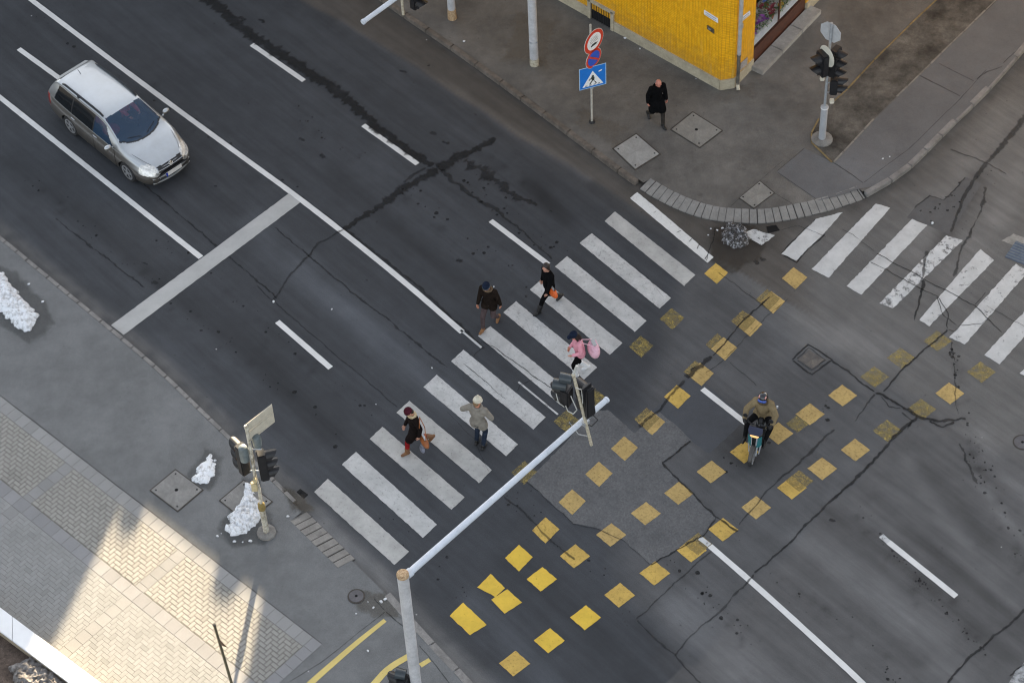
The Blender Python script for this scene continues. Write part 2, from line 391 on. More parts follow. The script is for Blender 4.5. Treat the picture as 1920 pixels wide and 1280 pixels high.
def mark(name, pts, m, z=.008): return flat(name, [G(*p) for p in pts], z, m, road)
def roughmark(name, pts, m, z=.008, amp=.012, step=.06):
    P = gp(pts); P = resample(P + [P[0]], step)[:-1]
    k = random.random() * 50
    P = [p + Vector((noise.noise((p.x * 9 + k, p.y * 9, 0)), noise.noise((p.x * 9, p.y * 9 + k, 5)), 0)) * amp for p in P]
    return flat(name, P, z, m, road)
def line(name, pts, w, m, z=.008, w2=None):
    P = resample(smoothline(gp(pts), 1) if len(pts) > 2 else gp(pts), .15)
    mb = MB(); N = len(P); k = random.random() * 90
    ws_ = [((w + ((w2 if w2 else w) - w) * i / (N - 1)) + noise.noise((i * .9, k, 0)) * .012) / 2 for i in range(N)]
    Lp = [offs(P, 1)[i].lerp(P[i], 1 - ws_[i]) for i in range(N)]; Rp = [offs(P, -1)[i].lerp(P[i], 1 - ws_[i]) for i in range(N)]
    for i in range(N - 1): mb.poly([(*Rp[i][:2], z), (*Rp[i + 1][:2], z), (*Lp[i + 1][:2], z), (*Lp[i][:2], z)])
    return mb.build(name, m, road)
def crack(pts, w, m=None, jag=.5, z=.012, wig=.04, w2=None, zb=0, parent=None, name='tar_seam'):
    if w < .13: w *= .78; w2 = w2 * .78 if w2 is not None else None
    P = resample([G(*p, zb) for p in pts], .045); N = len(P); k = random.random() * 90
    O1 = offs(P, 1); tops, bots = [], []
    for i, p in enumerate(P):
        d = O1[i] - p; s_ = noise.noise((p.x * 2.2, p.y * 2.2, k)) * wig + noise.noise((p.x * 9, p.y * 9, k)) * wig * .5
        ww = w + ((w2 if w2 is not None else w) - w) * i / max(1, N - 1)
        a = ww / 2 * max(.12, 1 + jag * (noise.noise((p.x * 6, p.y * 6, k + 9)) * 1.3 + noise.noise((p.x * 19, p.y * 19, k)) * .8))
        b_ = ww / 2 * max(.12, 1 + jag * (noise.noise((p.x * 6, p.y * 6, k + 19)) * 1.3 + noise.noise((p.x * 19, p.y * 19, k + 4)) * .8))
        if i == 0 or i == N - 1: a *= .15; b_ *= .15
        tops.append(p + d * (s_ + a)); bots.append(p + d * (s_ - b_))
    vs, fs, ed = [], [], []
    for i in range(N):
        tp, bt = tops[i], bots[i]; e_ = 0 if i in (0, N - 1) else 1
        tp, bt = tp.lerp(bt, -.22), bt.lerp(tp, -.22)
        for q, e in ((0, 0), (.30, 1), (.70, 1), (1, 0)): v = bt.lerp(tp, q); vs.append((v.x, v.y, zb + z)); ed.append((e * e_,) * 3 + (1,))
    for i in range(N - 1):
        for q in range(3): fs.append((i * 4 + q, i * 4 + 4 + q, i * 4 + 5 + q, i * 4 + 1 + q))
    me = bpy.data.meshes.new(name); me.from_pydata(vs, [], fs); me.update()
    at = me.color_attributes.new('edge', 'FLOAT_COLOR', 'POINT'); at.data.foreach_set('color', np.array(ed, dtype=np.float32).ravel())
    m = m or M_tar; m = M_seal if m is M_tar else M_seal2 if m is M_tar2 else M_sdrip if m is M_drip else m
    return meshobj(name, me, m, parent or road)

def softpatch(name, pts, m, z, zb, par, rim=.22):
    P = gp(pts, zb); c_ = sum(P, Vector()) / len(P); P = resample(P + [P[0]], .12)[:-1]; k = len(P)
    P = [p + Vector((noise.noise((p.x * 3, p.y * 3, 1)), noise.noise((p.x * 3, p.y * 3, 7)), 0)) * .09 for p in P]
    vs = [(c_.x, c_.y, zb + z)]; ed = [(1, 1, 1, 1)]
    for p in P: q = p.lerp(c_, min(.6, rim / max(.05, (p - c_).length))); vs.append((q.x, q.y, zb + z)); ed.append((1, 1, 1, 1))
    for p in P: vs.append((p.x, p.y, zb + z)); ed.append((0, 0, 0, 1))
    fs = [(0, 1 + i, 1 + (i + 1) % k) for i in range(k)] + [(1 + i, 1 + k + i, 1 + k + (i + 1) % k, 1 + (i + 1) % k) for i in range(k)]
    me = bpy.data.meshes.new(name); me.from_pydata(vs, [], fs); me.update()
    at = me.color_attributes.new('edge', 'FLOAT_COLOR', 'POINT'); at.data.foreach_set('color', np.array(ed, dtype=np.float32).ravel())
    bm = bmesh.new(); bm.from_mesh(me); bmesh.ops.recalc_face_normals(bm, faces=bm.faces); bm.to_mesh(me); bm.free()
    return meshobj(name, me, m, par)
# coarse patch in the junction
PATCH = [(988, 901), (1074, 980), (1117, 989), (1166, 1010), (1219, 1059), (1267, 1032), (1316, 1002), (1342, 969), (1241, 867), (1297, 826), (1271, 800), (1236, 772), (1222, 781), (1190, 812), (1140, 768), (1112, 770), (1060, 830)]
m, n, l, b = newmat('coarse aggregate asphalt'); co = coords(n)
v = n.new('ShaderNodeTexVoronoi'); v.inputs['Scale'].default_value = 26; l.new(co, v.inputs['Vector'])
c = mixc(n, l, rng(n, l, nz(n, l, co, 1.5, 6, .7), .3, .7, 0, 1), (.080, .081, .084), (.114, .114, .116))
c = mixc(n, l, 1, c, rng(n, l, v.outputs['Color'], 0, 1, .80, 1.22), 'MULTIPLY'); c = mixc(n, l, 1, c, rng(n, l, nz(n, l, co, 120, 2, .8), .3, .7, .85, 1.15), 'MULTIPLY')
l.new(c, b.inputs['Base Color']); b.inputs['Roughness'].default_value = .9; bump(n, l, v.outputs['Distance'], b, .3, .01)
roughmark('asphalt_patch', PATCH, m, .004, .03, .1)
M_rpatch = ground_mat('dark asphalt patch', (.100, .099, .100), .15, .9, .25, dark=.2)
roughmark('asphalt_patch', [(1190, 800), (1225, 768), (1300, 700), (1400, 785), (1330, 850), (1297, 828), (1236, 771)], ground_mat('smooth asphalt repair', (.066, .07, .078), .12, .9, .2, dark=.2), .003, .03, .1)
roughmark('asphalt_patch', [(1714, 391), (1743, 367), (1769, 376), (1812, 332), (1840, 345), (1780, 440), (1738, 422), (1700, 408)], M_rpatch, .003, .02, .1)

# --- crosswalk over the main road
ZEB = [([(1180.8, 371.6), (1194.8, 360.6), (1260, 415), (1337.8, 482.5), (1326.9, 493.4), (1250, 430)], M_bright),
 ([(1133.4, 415), (1153, 397), (1303.7, 515.6), (1283, 536.6)], M_white_flat), ([(1086.5, 456), (1109.4, 437.5), (1258, 559), (1236.6, 579)], M_white_crk),
 ([(1040.6, 500), (1063, 480.6), (1212.5, 601.6), (1190.6, 622.5)], M_white), ([(993.4, 543), (1016, 523.4), (1166.9, 643), (1143.8, 665.6)], M_white),
 ([(943.7, 585.9), (967.8, 565), (1119.4, 689), (1095, 711.6)], M_white_crk), ([(896, 629.6), (919.6, 611.6), (1072, 737), (1048, 757)], M_white),
 ([(845.6, 677.5), (869, 655.6), (1023, 782), (1000, 805)], M_white_crk), ([(794, 725.6), (819, 702.5), (971, 833), (949, 855)], M_white_crk),
 ([(743.4, 773.4), (767.5, 751.6), (922.5, 880.6), (898, 905.7)], M_white_flat), ([(693, 823), (717, 800), (871, 932), (846.7, 955.6)], M_white_flat),
 ([(641, 871), (667.5, 847), (819.4, 983), (793, 1008)], M_white), ([(588.8, 922), (615, 897.5), (766.9, 1034), (739.5, 1058.7)], M_white_flat)]
for pts, m in ZEB: roughmark('crosswalk_stripe', pts, m, .008, .014, .08)
# --- crosswalk over the side street
ZEB2 = [([(1465, 476), (1493, 489), (1545, 438), (1580, 398), (1529, 411)], M_white_old), ([(1522, 504.7), (1554, 521), (1669, 390), (1642, 382)], M_white_old),
 ([(1587.5, 536.6), (1615, 552.5), (1738.4, 423), (1710, 411)], M_white_old), ([(1648.8, 568.8), (1675, 578), (1805, 451), (1774, 442)], M_white_worn),
 ([(1723, 600), (1742, 612), (1864, 488), (1838, 467)], M_white_mid), ([(1780, 633), (1809, 646), (1929, 508), (1904, 495)], M_white_mid), ([(1846, 665.6), (1874, 683), (2000, 541), (1972, 528)], M_white_old),
 ([(1912, 700), (1942, 716), (2066, 574), (2040, 560)], M_white_old)]
for pts, m in ZEB2: roughmark('crosswalk_stripe', pts, m, .008, .025, .07)
roughmark('crosswalk_stripe', [(1886, 1290), (1908, 1252), (1940, 1226), (1950, 1290)], paint('almost gone paint', (.45, .46, .47), .62, 6, .3, 0, None, .2), .008, .03, .08)
# --- lines
line('lane_line', [(-60, -90), (20, -29), (58, 0), (300, 182), (480, 313), (545, 360), (640, 433), (760, 530), (867, 623)], .155, M_line)
line('lane_line', [(864, 619), (903, 652)], .06, M_white_old)
line('lane_line', [(-120, 88), (0, 183), (272, 400), (377, 483)], .155, M_line)
for a, b_ in (((35, 92), (140, 168)), ((520, 603), (620, 690)), ((472, 84), (570, 152)), ((681, 235), (783, 308)), ((920, 414), (1028, 496)), ((1317, 729), (1402, 796)), ((1666, 1016), (1793, 1118))):
    line('lane_line', [a, b_], .15, M_line)
line('lane_line', [(1331, 1023), (1412, 1093), (1490, 1163), (1625, 1287), (1760, 1420)], .15, M_line)
line('lane_line', [(1312, 1008), (1330, 1022)], .13, M_white_worn); line('lane_line', [(1652, 1004), (1666, 1016)], .14, M_white_worn)
line('lane_line', [(972, 716), (1046, 777)], .05, M_white_mid)
roughmark('stop_line', [(208, 610), (542, 363), (563, 380), (232, 628)], paint('stop line paint', (.44, .44, .43), .05, 9, .2), .0085, .012, .1)
roughmark('kerb_paint', [(1395, 437), (1412, 430), (1440, 438), (1452, 442), (1428, 460), (1410, 450)], M_white_worn, .008, .03, .06)

# --- yellow squares of the cycle crossing
sqB = [(0, -24.5), (26, -2), (0, 24.5), (-26, 0)]; sqC = [(1, -24), (29, -.5), (-2, 23), (-29, -1)]
def square(px, py, ref, refc, m, sc_=1.0, half=None):
    c0 = G(*refc); V = [(G(refc[0] + a, refc[1] + b) - c0) * sc_ for a, b in ref]; c1 = G(px, py)
    P = [c1 + q for q in V]
    if half: P = [P[0], P[1], P[1].lerp(P[2], half), P[0].lerp(P[3], half)]
    P = resample(P + [P[0]], .06)[:-1]; k = random.random() * 60
    P = [p + Vector((noise.noise((p.x * 11 + k, p.y * 11, 0)), noise.noise((p.x * 11, p.y * 11 + k, 5)), 0)) * .012 for p in P]
    flat('cycle_crossing_square', P, .0075 + random.random() * .0008, m, road)
rb, rc = (1023, 994), (1098, 1158)
for x, y, m in [(1490, 522, M_yel2), (1448, 567, M_yel2), (1405, 610, M_yel2), (1358, 654, M_yel2), (1314, 702, M_yel2), (1270, 744, M_yel1), (1222, 793, M_yel2), (1171, 841, M_yel2), (1123, 889, M_yel2), (1073, 941, M_yel2), (1023, 994, M_yel1), (973, 1046, M_yel0)]:
    square(x, y, sqB, rb, m)
for x, y in ((1394, 602), (1346, 646), (1305, 697), (1213, 786), (1440, 562)): square(x, y, sqB, rb, M_yelo, .95)
for x, y in ((1343, 513), (1260, 598), (1202, 650), (1110, 745), (1062, 790), (983, 886)): square(x, y, sqB, rb, M_yel3 if y != 513 else M_yel1, .95)
for x, y, m in [(1016, 1086, M_yel0), (1078, 1043, M_yel1), (1146, 1003, M_yel2), (1211, 963, M_yel2), (1273, 925, M_yel2), (1334, 885, M_yel2), (1396, 848, M_yel1), (1460, 813, M_yel2), (1519, 777, M_yel2), (1580, 742, M_yel2), (1640, 707, M_yel3), (1690, 672, M_yel3), (1758, 640, M_yel3),
                (965, 1244, M_yel1), (1030, 1201, M_yel0), (1098, 1158, M_yel0), (1162, 1116, M_yel1), (1228, 1075, M_yel1), (1297, 1032, M_yel1), (1356, 993, M_yel1), (1418, 952, M_yel2), (1485, 915, M_yel1), (1542, 879, M_yel2), (1604, 844, M_yel2), (1664, 808, M_yel3), (1728, 768, M_yel3), (1781, 738, M_yel2), (1840, 698, M_yel3)]:
    square(x, y, sqC, rc, m)
square(1499, 902, sqC, rc, M_yelo, .95); square(1495, 795, sqC, rc, M_yel3, .8); square(1309, 1020, sqC, rc, M_yelo, .95)
roughmark('cycle_crossing_square', [(843, 1154), (868, 1129), (913, 1171), (881, 1190)], M_yel0, .008, .012)
roughmark('cycle_crossing_square', [(895, 1101), (920, 1075), (947, 1102), (929, 1119), (921, 1114)], M_yel0, .008, .012)
roughmark('cycle_crossing_square', [(921, 1124), (951, 1104), (979, 1129), (946, 1150)], M_yel0, .0084, .012)

# --- tar seams and cracks
crack([(378, -10), (420, 22), (475, 70), (545, 115), (610, 155), (660, 195), (700, 232), (760, 280), (812, 312)], .34, jag=.7, w2=.24)
crack([(826, 318), (880, 365), (930, 393), (985, 440), (1035, 488)], .13, M_tar2, .8, w2=.05)
crack([(930, 258), (900, 277), (870, 290), (845, 303), (820, 318)], .14, jag=.7, w2=.30); crack([(822, 316), (790, 337), (760, 350), (738, 366), (700, 395), (642, 431)], .27, jag=.8, w2=.12)
crack([(800, 315), (776, 327), (757, 344)], .10, M_tar2, .6); crack([(645, 430), (600, 455), (577, 482), (545, 512), (530, 538), (510, 567)], .07, M_tar2, .6)
crack([(556, 366), (660, 441), (780, 533), (880, 628), (908, 655)], .11, M_tar2, .7, z=.006); crack([(480, 535), (510, 563), (600, 640), (700, 725), (745, 765)], .035, M_tar2, .8)
crack([(515, 425), (580, 480), (660, 548), (760, 625), (840, 690)], .05, M_tar2, 1.4, z=.005); crack([(103, 409), (180, 470), (272, 540)], .06, M_tar2, 1.2, z=.005); crack([(268, 345), (370, 430), (520, 560)], .05, M_tar2, 1.2, z=.005)
crack([(903, 640), (932, 654), (960, 676), (1003, 707), (1045, 735)], .03, M_tar, .8); crack([(868, 680), (905, 710), (950, 750)], .02, M_tar, .8); crack([(905, 648), (886, 668)], .04, M_tar2, .5); crack([(1000, 712), (975, 722), (968, 735)], .03, M_tar2, .5)
crack([(1284, 708), (1308, 690), (1336, 668)], .15, M_tar, .6, w2=.1); crack([(1336, 668), (1385, 612), (1418, 578), (1445, 556)], .06, M_tar, .7)
crack([(1195, 800), (1236, 768), (1284, 712)], .09, M_tar2, .8); crack([(1345, 510), (1400, 550), (1440, 580)], .03, M_tar2, .8); crack([(1322, 700), (1360, 672), (1440, 590), (1480, 560)], .025, M_tar2, .8)
crack([(1366, 680), (1395, 700), (1420, 725)], .02, M_tar2, .8)
crack([(1342, 969), (1320, 1003), (1267, 1033), (1219, 1060)], .05, M_tar, .8); crack([(1297, 826), (1270, 848), (1241, 867), (1262, 890), (1290, 915), (1342, 969), (1385, 997)], .055, M_tar, .7); crack([(1219, 1060), (1166, 1010), (1117, 990), (1074, 981), (1030, 940), (988, 902)], .025, M_tar2, .8)
crack([(945, 930), (985, 965), (1030, 1010), (1080, 1050)], .05, M_tar2, .9)
crack([(1776, 617), (1735, 655), (1695, 690), (1655, 735)], .055, M_tar, .5); crack([(1559, 676), (1590, 697), (1620, 722), (1640, 736)], .05, M_tar, .7); crack([(1640, 738), (1618, 770), (1600, 790)], .07, M_tar2, .7, w2=.03)
crack([(1640, 736), (1655, 742), (1671, 753), (1706, 769), (1727, 784), (1759, 791), (1812, 783)], .09, M_tar, .8); crack([(1650, 742), (1668, 762), (1690, 765)], .04, M_tar2); crack([(1690, 772), (1712, 790), (1700, 805)], .05, M_tar2)
crack([(1740, 790), (1768, 800), (1790, 790)], .06, M_tar, .9)
crack([(1722, 780), (1695, 800), (1665, 834), (1616, 886), (1552, 946), (1507, 987), (1489, 1010), (1440, 1053), (1415, 1076)], .10, M_tar, .65, w2=.05); crack([(1415, 1076), (1350, 1145), (1290, 1198), (1264, 1231)], .05, M_tar2, 1.1)
crack([(1567, 805), (1526, 841), (1474, 890), (1440, 917), (1385, 985)], .09, M_tar2, .8, w2=.03); crack([(1335, 1032), (1290, 1070), (1237, 1119), (1192, 1162)], .04, M_tar2, .8)
crack([(1192, 1162), (1204, 1175), (1245, 1209), (1267, 1231), (1309, 1276), (1350, 1320)], .05, M_tar2, 1); crack([(1935, 1128), (1890, 1172), (1849, 1205), (1815, 1235), (1774, 1284)], .07, M_tar, .6)
crack([(1892, 1268), (1930, 1236)], .04, M_tar)
crack([(1643, 475), (1700, 506), (1752, 534), (1827, 573), (1877, 625)], .035, M_tar, .4); crack([(1632, 490), (1712, 534), (1755, 556), (1777, 587), (1776, 617)], .03, M_tar, .5); crack([(1757, 556), (1768, 590), (1795, 610)], .03, M_tar, .5); crack([(1776, 617), (1790, 622), (1800, 610), (1840, 606), (1858, 590)], .03, M_tar2, .5)
crack([(1827, 573), (1850, 548)], .03, M_tar2); crack([(1848, 572), (1890, 596), (1930, 615)], .02, M_tar2)
crack([(1935, 205), (1895, 255), (1855, 300), (1827, 338), (1803, 380), (1782, 436)], .16, M_tar2, .6, w2=.06); crack([(1780, 280), (1855, 308), (1889, 327)], .05, M_tar2, .5); crack([(1812, 332), (1769, 376), (1743, 367), (1714, 391)], .045, M_tar2, .4)
crack([(1848, 350), (1838, 400), (1818, 440), (1800, 470), (1788, 520)], .06, M_tar2, 1.6); crack([(1784, 640), (1790, 720), (1795, 778)], .035, M_tar2, 1.5); crack([(1800, 830), (1812, 862), (1833, 909)], .07, M_tar2, 1.5)
crack([(1732, 525), (1724, 560), (1714, 602)], .10, M_tar, .6, w2=.04); crack([(1740, 470), (1732, 500), (1730, 530)], .10, M_tar2, 1.2)
crack([(1468, 478), (1493, 491), (1548, 438)], .045, M_tar, .4, z=.009); crack([(1464, 476), (1497, 442), (1530, 411)], .03, M_tar, .4, z=.009); crack([(1464, 433), (1495, 424), (1520, 432), (1550, 446)], .02, M_tar2, .5)
crack([(1575, 430), (1600, 442), (1640, 472)], .02, M_tar2)
crack([(1340, 425), (1338, 450), (1322, 490)], .02, M_tar, .6)
for pts in ([(1225, 402), (1232, 396)], [(1268, 438), (1280, 433)], [(1290, 455), (1300, 447)], [(1305, 468), (1312, 456)], [(1320, 488), (1328, 470)]): crack(pts, .03, M_tar, .5, .0135)
for pts in ([(1040, 505), (1090, 545), (1150, 590)], [(1190, 500), (1215, 520), (1245, 560)], [(835, 770), (890, 822), (915, 885)], [(1125, 470), (1128, 480)]): crack(pts, .012, M_tar2, .8, .0135)
rs2 = random.Random(3)
for _ in range(22):
    x, y = rs2.uniform(350, 1100), rs2.uniform(40, 560)
    if abs(y - (0.766 * x - 45)) < 25: continue
    if y < .74 * x - 480: continue
    crack([(x, y), (x + rs2.uniform(-9, 9), y + rs2.uniform(-5, 5))], rs2.uniform(.05, .12), M_drip, .9, .005, name='oil_stain')
for x, y in ((455, 35), (490, 40), (565, 262), (605, 292), (860, 490), (1430, 485), (1418, 492), (1560, 975), (755, 135), (835, 267), (812, 250), (270, 495), (290, 530)):
    crack([(x - 7, y - 3), (x, y), (x + 8, y + 3)], .12, M_drip, .9, .0055, name='oil_stain')
crack([(870, 300), (920, 330), (970, 370), (1010, 385)], (.34), M_drip, 1.2, .005, name='oil_stain', w2=.1)

def drips(a, b_, k, sp, rmax, seed):
    rr = random.Random(seed); mb = MB()
    for i in range(k):
        t_ = rr.random(); p = G(a[0] + (b_[0] - a[0]) * t_ + rr.gauss(0, sp), a[1] + (b_[1] - a[1]) * t_ + rr.gauss(0, sp)); r_ = .016 + rmax * rr.random() ** 3
        mb.poly([(p.x + r_ * rr.uniform(.7, 1.2) * math.cos(q * .785), p.y + r_ * rr.uniform(.7, 1.2) * math.sin(q * .785), .0058) for q in range(8)])
    mb.build('oil_drips', M_drip, road)
for i, q in enumerate((((60, 20), (560, 370), 22, 8, .04), ((40, 320), (640, 820), 44, 9, .05), ((560, 210), (1000, 540), 34, 9, .05), ((1610, 960), (1850, 1230), 44, 4, .035), ((1780, 640), (1840, 910), 44, 5, .035), ((1830, 850), (1930, 1060), 34, 14, .03), ((1460, 1080), (1700, 1290), 18, 12, .03), ((300, 440), (700, 770), 26, 10, .04), ((1250, 1040), (1420, 1220), 26, 10, .05), ((820, 300), (1050, 470), 30, 10, .05), ((1720, 420), (1850, 330), 24, 9, .03), ((1340, 880), (1560, 760), 24, 12, .05), ((950, 900), (1180, 1130), 24, 14, .03), ((660, 850), (900, 1150), 18, 18, .03))): drips(*q, 50 + i)
# inspection cover and gully in the carriageway
def ringline(pts, w, m): crack(pts + [pts[0]], w, m, .3)
ringline([(1485, 676), (1515, 645), (1560, 675), (1523, 703)], .06, M_tar); ringline([(1494, 675), (1516, 653), (1549, 675), (1522, 694)], .035, M_tar2)
def cover(label, pts, z, m, frame=.05, holes=True, centre=False, group=None):
    P = gp(pts, z); c = sum(P, Vector()) / len(P)
    t = thing('manhole_cover', label, 'manhole cover', c)
    Q = [p - c for p in P]
    MB().prism([(q.x, q.y) for q in Q], -.03, .012).build('cover_plate', m, t, bevel=.006)
    mb = MB(); K = [q * (1 + frame / q.length) for q in Q]; k = len(Q)
    for i in range(k):
        j = (i + 1) % k; a, b_, c_, d = Q[i] * 1.004, Q[j] * 1.004, K[j], K[i]
        mb.slab([(a.x, a.y, .007), (b_.x, b_.y, .007), (c_.x, c_.y, .007), (d.x, d.y, .007)], (0, 0, -.03))
    mb.build('cover_frame', mat('rusty frame', (.055, .047, .04), .8, .4, 9), t)
    if holes:
        for q in Q:
            p = q * .80; MB().lathe([(.024, .0125), (.024, .0145)], 10, (p.x, p.y, 0)).build('lifting_hole', M_tar2, t)
    if centre: MB().lathe([(.045, .0125), (.045, .0145)], 12).build('lifting_hole', M_tar, t)
    return t
M_cov1 = ground_mat('pale concrete cover', (.30, .295, .28), .2, 2.5, .25, dark=.35); M_cov2 = ground_mat('grey concrete cover', (.225, .215, .195), .2, 2.5, .25, dark=.3); M_cov3 = ground_mat('near concrete cover', (.22, .215, .205), .22, 2.5, .3, dark=.3)
ZP = .13
cover('pale square cover on the far pavement, nearest the straight kerb', [(1193, 252), (1236, 289), (1191, 317), (1151, 279)], ZP, M_cov1)
cover('large greyish square cover with a dark centre hole near the man in black', [(1299, 211), (1353, 245), (1312, 276), (1259, 243)], ZP, M_cov2, .04, True, True)
cover('small square cover just behind the curved row of kerb pavers', [(1424.5, 340), (1451, 362), (1413.6, 390), (1387, 371)], ZP, M_cov2, .03)
cover('grey square cover with four dark corner bolts on the near pavement', [(329, 881), (379, 918), (333, 957), (283, 919)], ZP, M_cov3, .035, True, True)
cover('square cover half buried under the snow by the near traffic light', [(457, 901), (509, 940), (462, 977), (413, 938)], ZP, M_cov3, .035)
def roundcover(label, px, py, rad, z, m):
    t = thing('manhole_cover', label, 'manhole cover', G(px, py, z))
    MB().lathe([(rad, -.02), (rad, .008), (rad - .01, .012)], 28).build('cover_plate', m, t)
    MB().lathe([(rad + .035, -.02), (rad + .035, .005)], 28).build('cover_frame', mat('rusty frame', (.055, .047, .04)), t)
    MB().lathe([(.035, .0125), (.035, .0145)], 10).build('lifting_hole', M_tar, t)
roundcover('small round dark cover on the near pavement close to the kerb', 668, 1117, .17, .13, ground_mat('cast iron', (.12, .115, .12), .2, 2, .2))
roundcover('round iron cover in the carriageway at the right edge', 1917, 829, .2, .004, ground_mat('cast iron', (.12, .115, .12)))
t = thing('gully_grate', 'square iron road cover ringed by dark tar in the junction', 'drain cover', G(1522, 674, 0))
Q = [p - t.location for p in gp([(1497, 675), (1517, 656), (1546, 675), (1522, 692)])]
MB().prism([(q.x, q.y) for q in Q], -.03, .014).build('grate_plate', ground_mat('worn iron plate', (.11, .105, .105), .3, 3, .3, (.13, .115, .10)), t, bevel=.005)
t = thing('gully_grate', 'bluish grey gully grate beside the side street at the right edge', 'drain cover', G(1915, 475, 0))
Q = [p - t.location for p in gp([(1884, 482), (1905, 452), (1950, 470), (1930, 500)])]
MB().prism([(q.x, q.y) for q in Q], -.03, .014).build('grate_plate', ground_mat('blue grey plate', (.10, .125, .175), .2, 2, .2), t, bevel=.005)
mb = MB()
for i in range(7):
    a = Q[0].lerp(Q[1], (i + .5) / 7); b_ = Q[3].lerp(Q[2], (i + .5) / 7); mb.tube((a.x, a.y, .012), (b_.x, b_.y, .012), .012, n=6)
mb.build('grate_bar', M_greyp, t)
roughmark('concrete_apron', [(1878, 452), (1900, 438), (1935, 452), (1905, 462)], ground_mat('pale grout', (.30, .29, .27), .3, 2, .3), .008, .04, .06)
t = thing('gully_grate', 'dark gully inlet at the near kerb left of the crosswalk', 'drain cover', G(566, 925, 0))
Q = [p - t.location for p in gp([(556, 922), (563, 916), (578, 927), (570, 934)])]
MB().prism([(q.x, q.y) for q in Q], -.02, .012).build('grate_plate', M_tar2, t, bevel=.004)
t = thing('gully_grate', 'dark broken gully inlet under the curved kerb pavers', 'drain cover', G(1448, 430, 0))
Q = [p - t.location for p in gp([(1437, 425), (1455, 422), (1462, 432), (1440, 437)])]
MB().prism([(q.x, q.y) for q in Q], -.02, .014).build('grate_plate', M_tar, t, bevel=.004)

# ------------------------------------------------------------------ pavements
farP = gp(FAR); nearP = gp(NEAR)
farP_s = smoothline(farP, 2); nearP_s = smoothline(nearP, 2)
def kerb(P, d, w, L, m, i0, i1, name):
    """row of kerb stones between polyline and its offset; i0..i1 by arc length"""
    Q = resample(P, .04); s = [0]
    for a, b_ in zip(Q, Q[1:]): s.append(s[-1] + (b_ - a).length)
    I = offs(Q, d * w); I0 = offs(Q, d * .008); mb = MB(); cur = i0
    def at(T, v):
        for i in range(len(s) - 1):
            if s[i + 1] >= v: return T[i].lerp(T[i + 1], (v - s[i]) / (s[i + 1] - s[i]))
        return T[-1]
    while cur < min(i1, s[-1]):
        e = min(cur + L * random.uniform(.9, 1.1), i1, s[-1]); dz = random.uniform(-.006, .006); off = random.uniform(-.008, .008)
        a, b_, c_, e_ = at(I0, cur + .008), at(I0, e - .008), at(I, e - .008), at(I, cur + .008)
        mb.prism([(q.x, q.y) for q in (a, b_, c_, e_)], -.1, .126 + dz); cur = e
    o = mb.build(name, m, bevel=.014); tag(o, kind='structure'); return o
def arc(P, q):
    Q = resample(P, .04); s = 0; best = (1e9, 0)
    for a, b_ in zip(Q, Q[1:]):
        d = (a - q).length
        if d < best[0]: best = (d, s)
        s += (b_ - a).length
    return best[1], s
sF = lambda x, y: arc(farP_s, G(x, y))[0]
sN = lambda x, y: arc(nearP_s, G(x, y))[0]
kerb(farP_s, 1, .17, .95, M_stone_br, 0, sF(1190, 350), 'kerb')
kerb(farP_s, 1, .17, .8, M_stone, sF(1627, 372), 99, 'kerb')
kerb(nearP_s, -1, .13, .46, M_stone, 0, sN(556, 945), 'kerb')
kerb(nearP_s, -1, .20, .9, M_stone, sN(735, 1113), 99, 'kerb')
# sloping rows of pavers where the kerb is dropped
def ramp(P, d, w, i0, i1, L, name, z0=.03, z1=.128):
    Q = resample(P, .02); s = [0]
    for a, b_ in zip(Q, Q[1:]): s.append(s[-1] + (b_ - a).length)
    I = offs(Q, d * w); mb = MB(); base = MB(); cur = i0
    def at(T, v):
        for i in range(len(s) - 1):
            if s[i + 1] >= v: return T[i].lerp(T[i + 1], (v - s[i]) / (s[i + 1] - s[i]))
        return T[-1]
    while cur < i1 - .05:
        e = min(cur + L * random.uniform(.92, 1.08), i1); g = .004 if random.random() < .4 else .014; dz = random.uniform(-.006, .006)
        a, b_, c_, e_ = at(Q, cur + g), at(Q, e - g), at(I, e - g), at(I, cur + g)
        mb.slab([(a.x, a.y, z0 + dz), (b_.x, b_.y, z0 + dz), (c_.x, c_.y, z1 + dz), (e_.x, e_.y, z1 + dz)], (0, 0, -.1)); 
        a, b_, c_, e_ = at(Q, cur), at(Q, e), at(I, e), at(I, cur)
        base.slab([(a.x, a.y, z0 - .014), (b_.x, b_.y, z0 - .014), (c_.x, c_.y, z1 - .014), (e_.x, e_.y, z1 - .014)], (0, 0, -.15)); cur = e
    o = mb.build(name, M_pav, bevel=.007); tag(o, kind='structure'); q = base.build('paver_bed', mat('paver joint', (.05, .046, .042), .9), o); return o
ramp(farP_s, 1, .42, sF(1197, 355), sF(1624, 373), .215, 'kerb_pavers')
ramp(nearP_s, -1, .50, sN(574, 959), sN(668, 1051), .215, 'kerb_pavers', .02, .127)

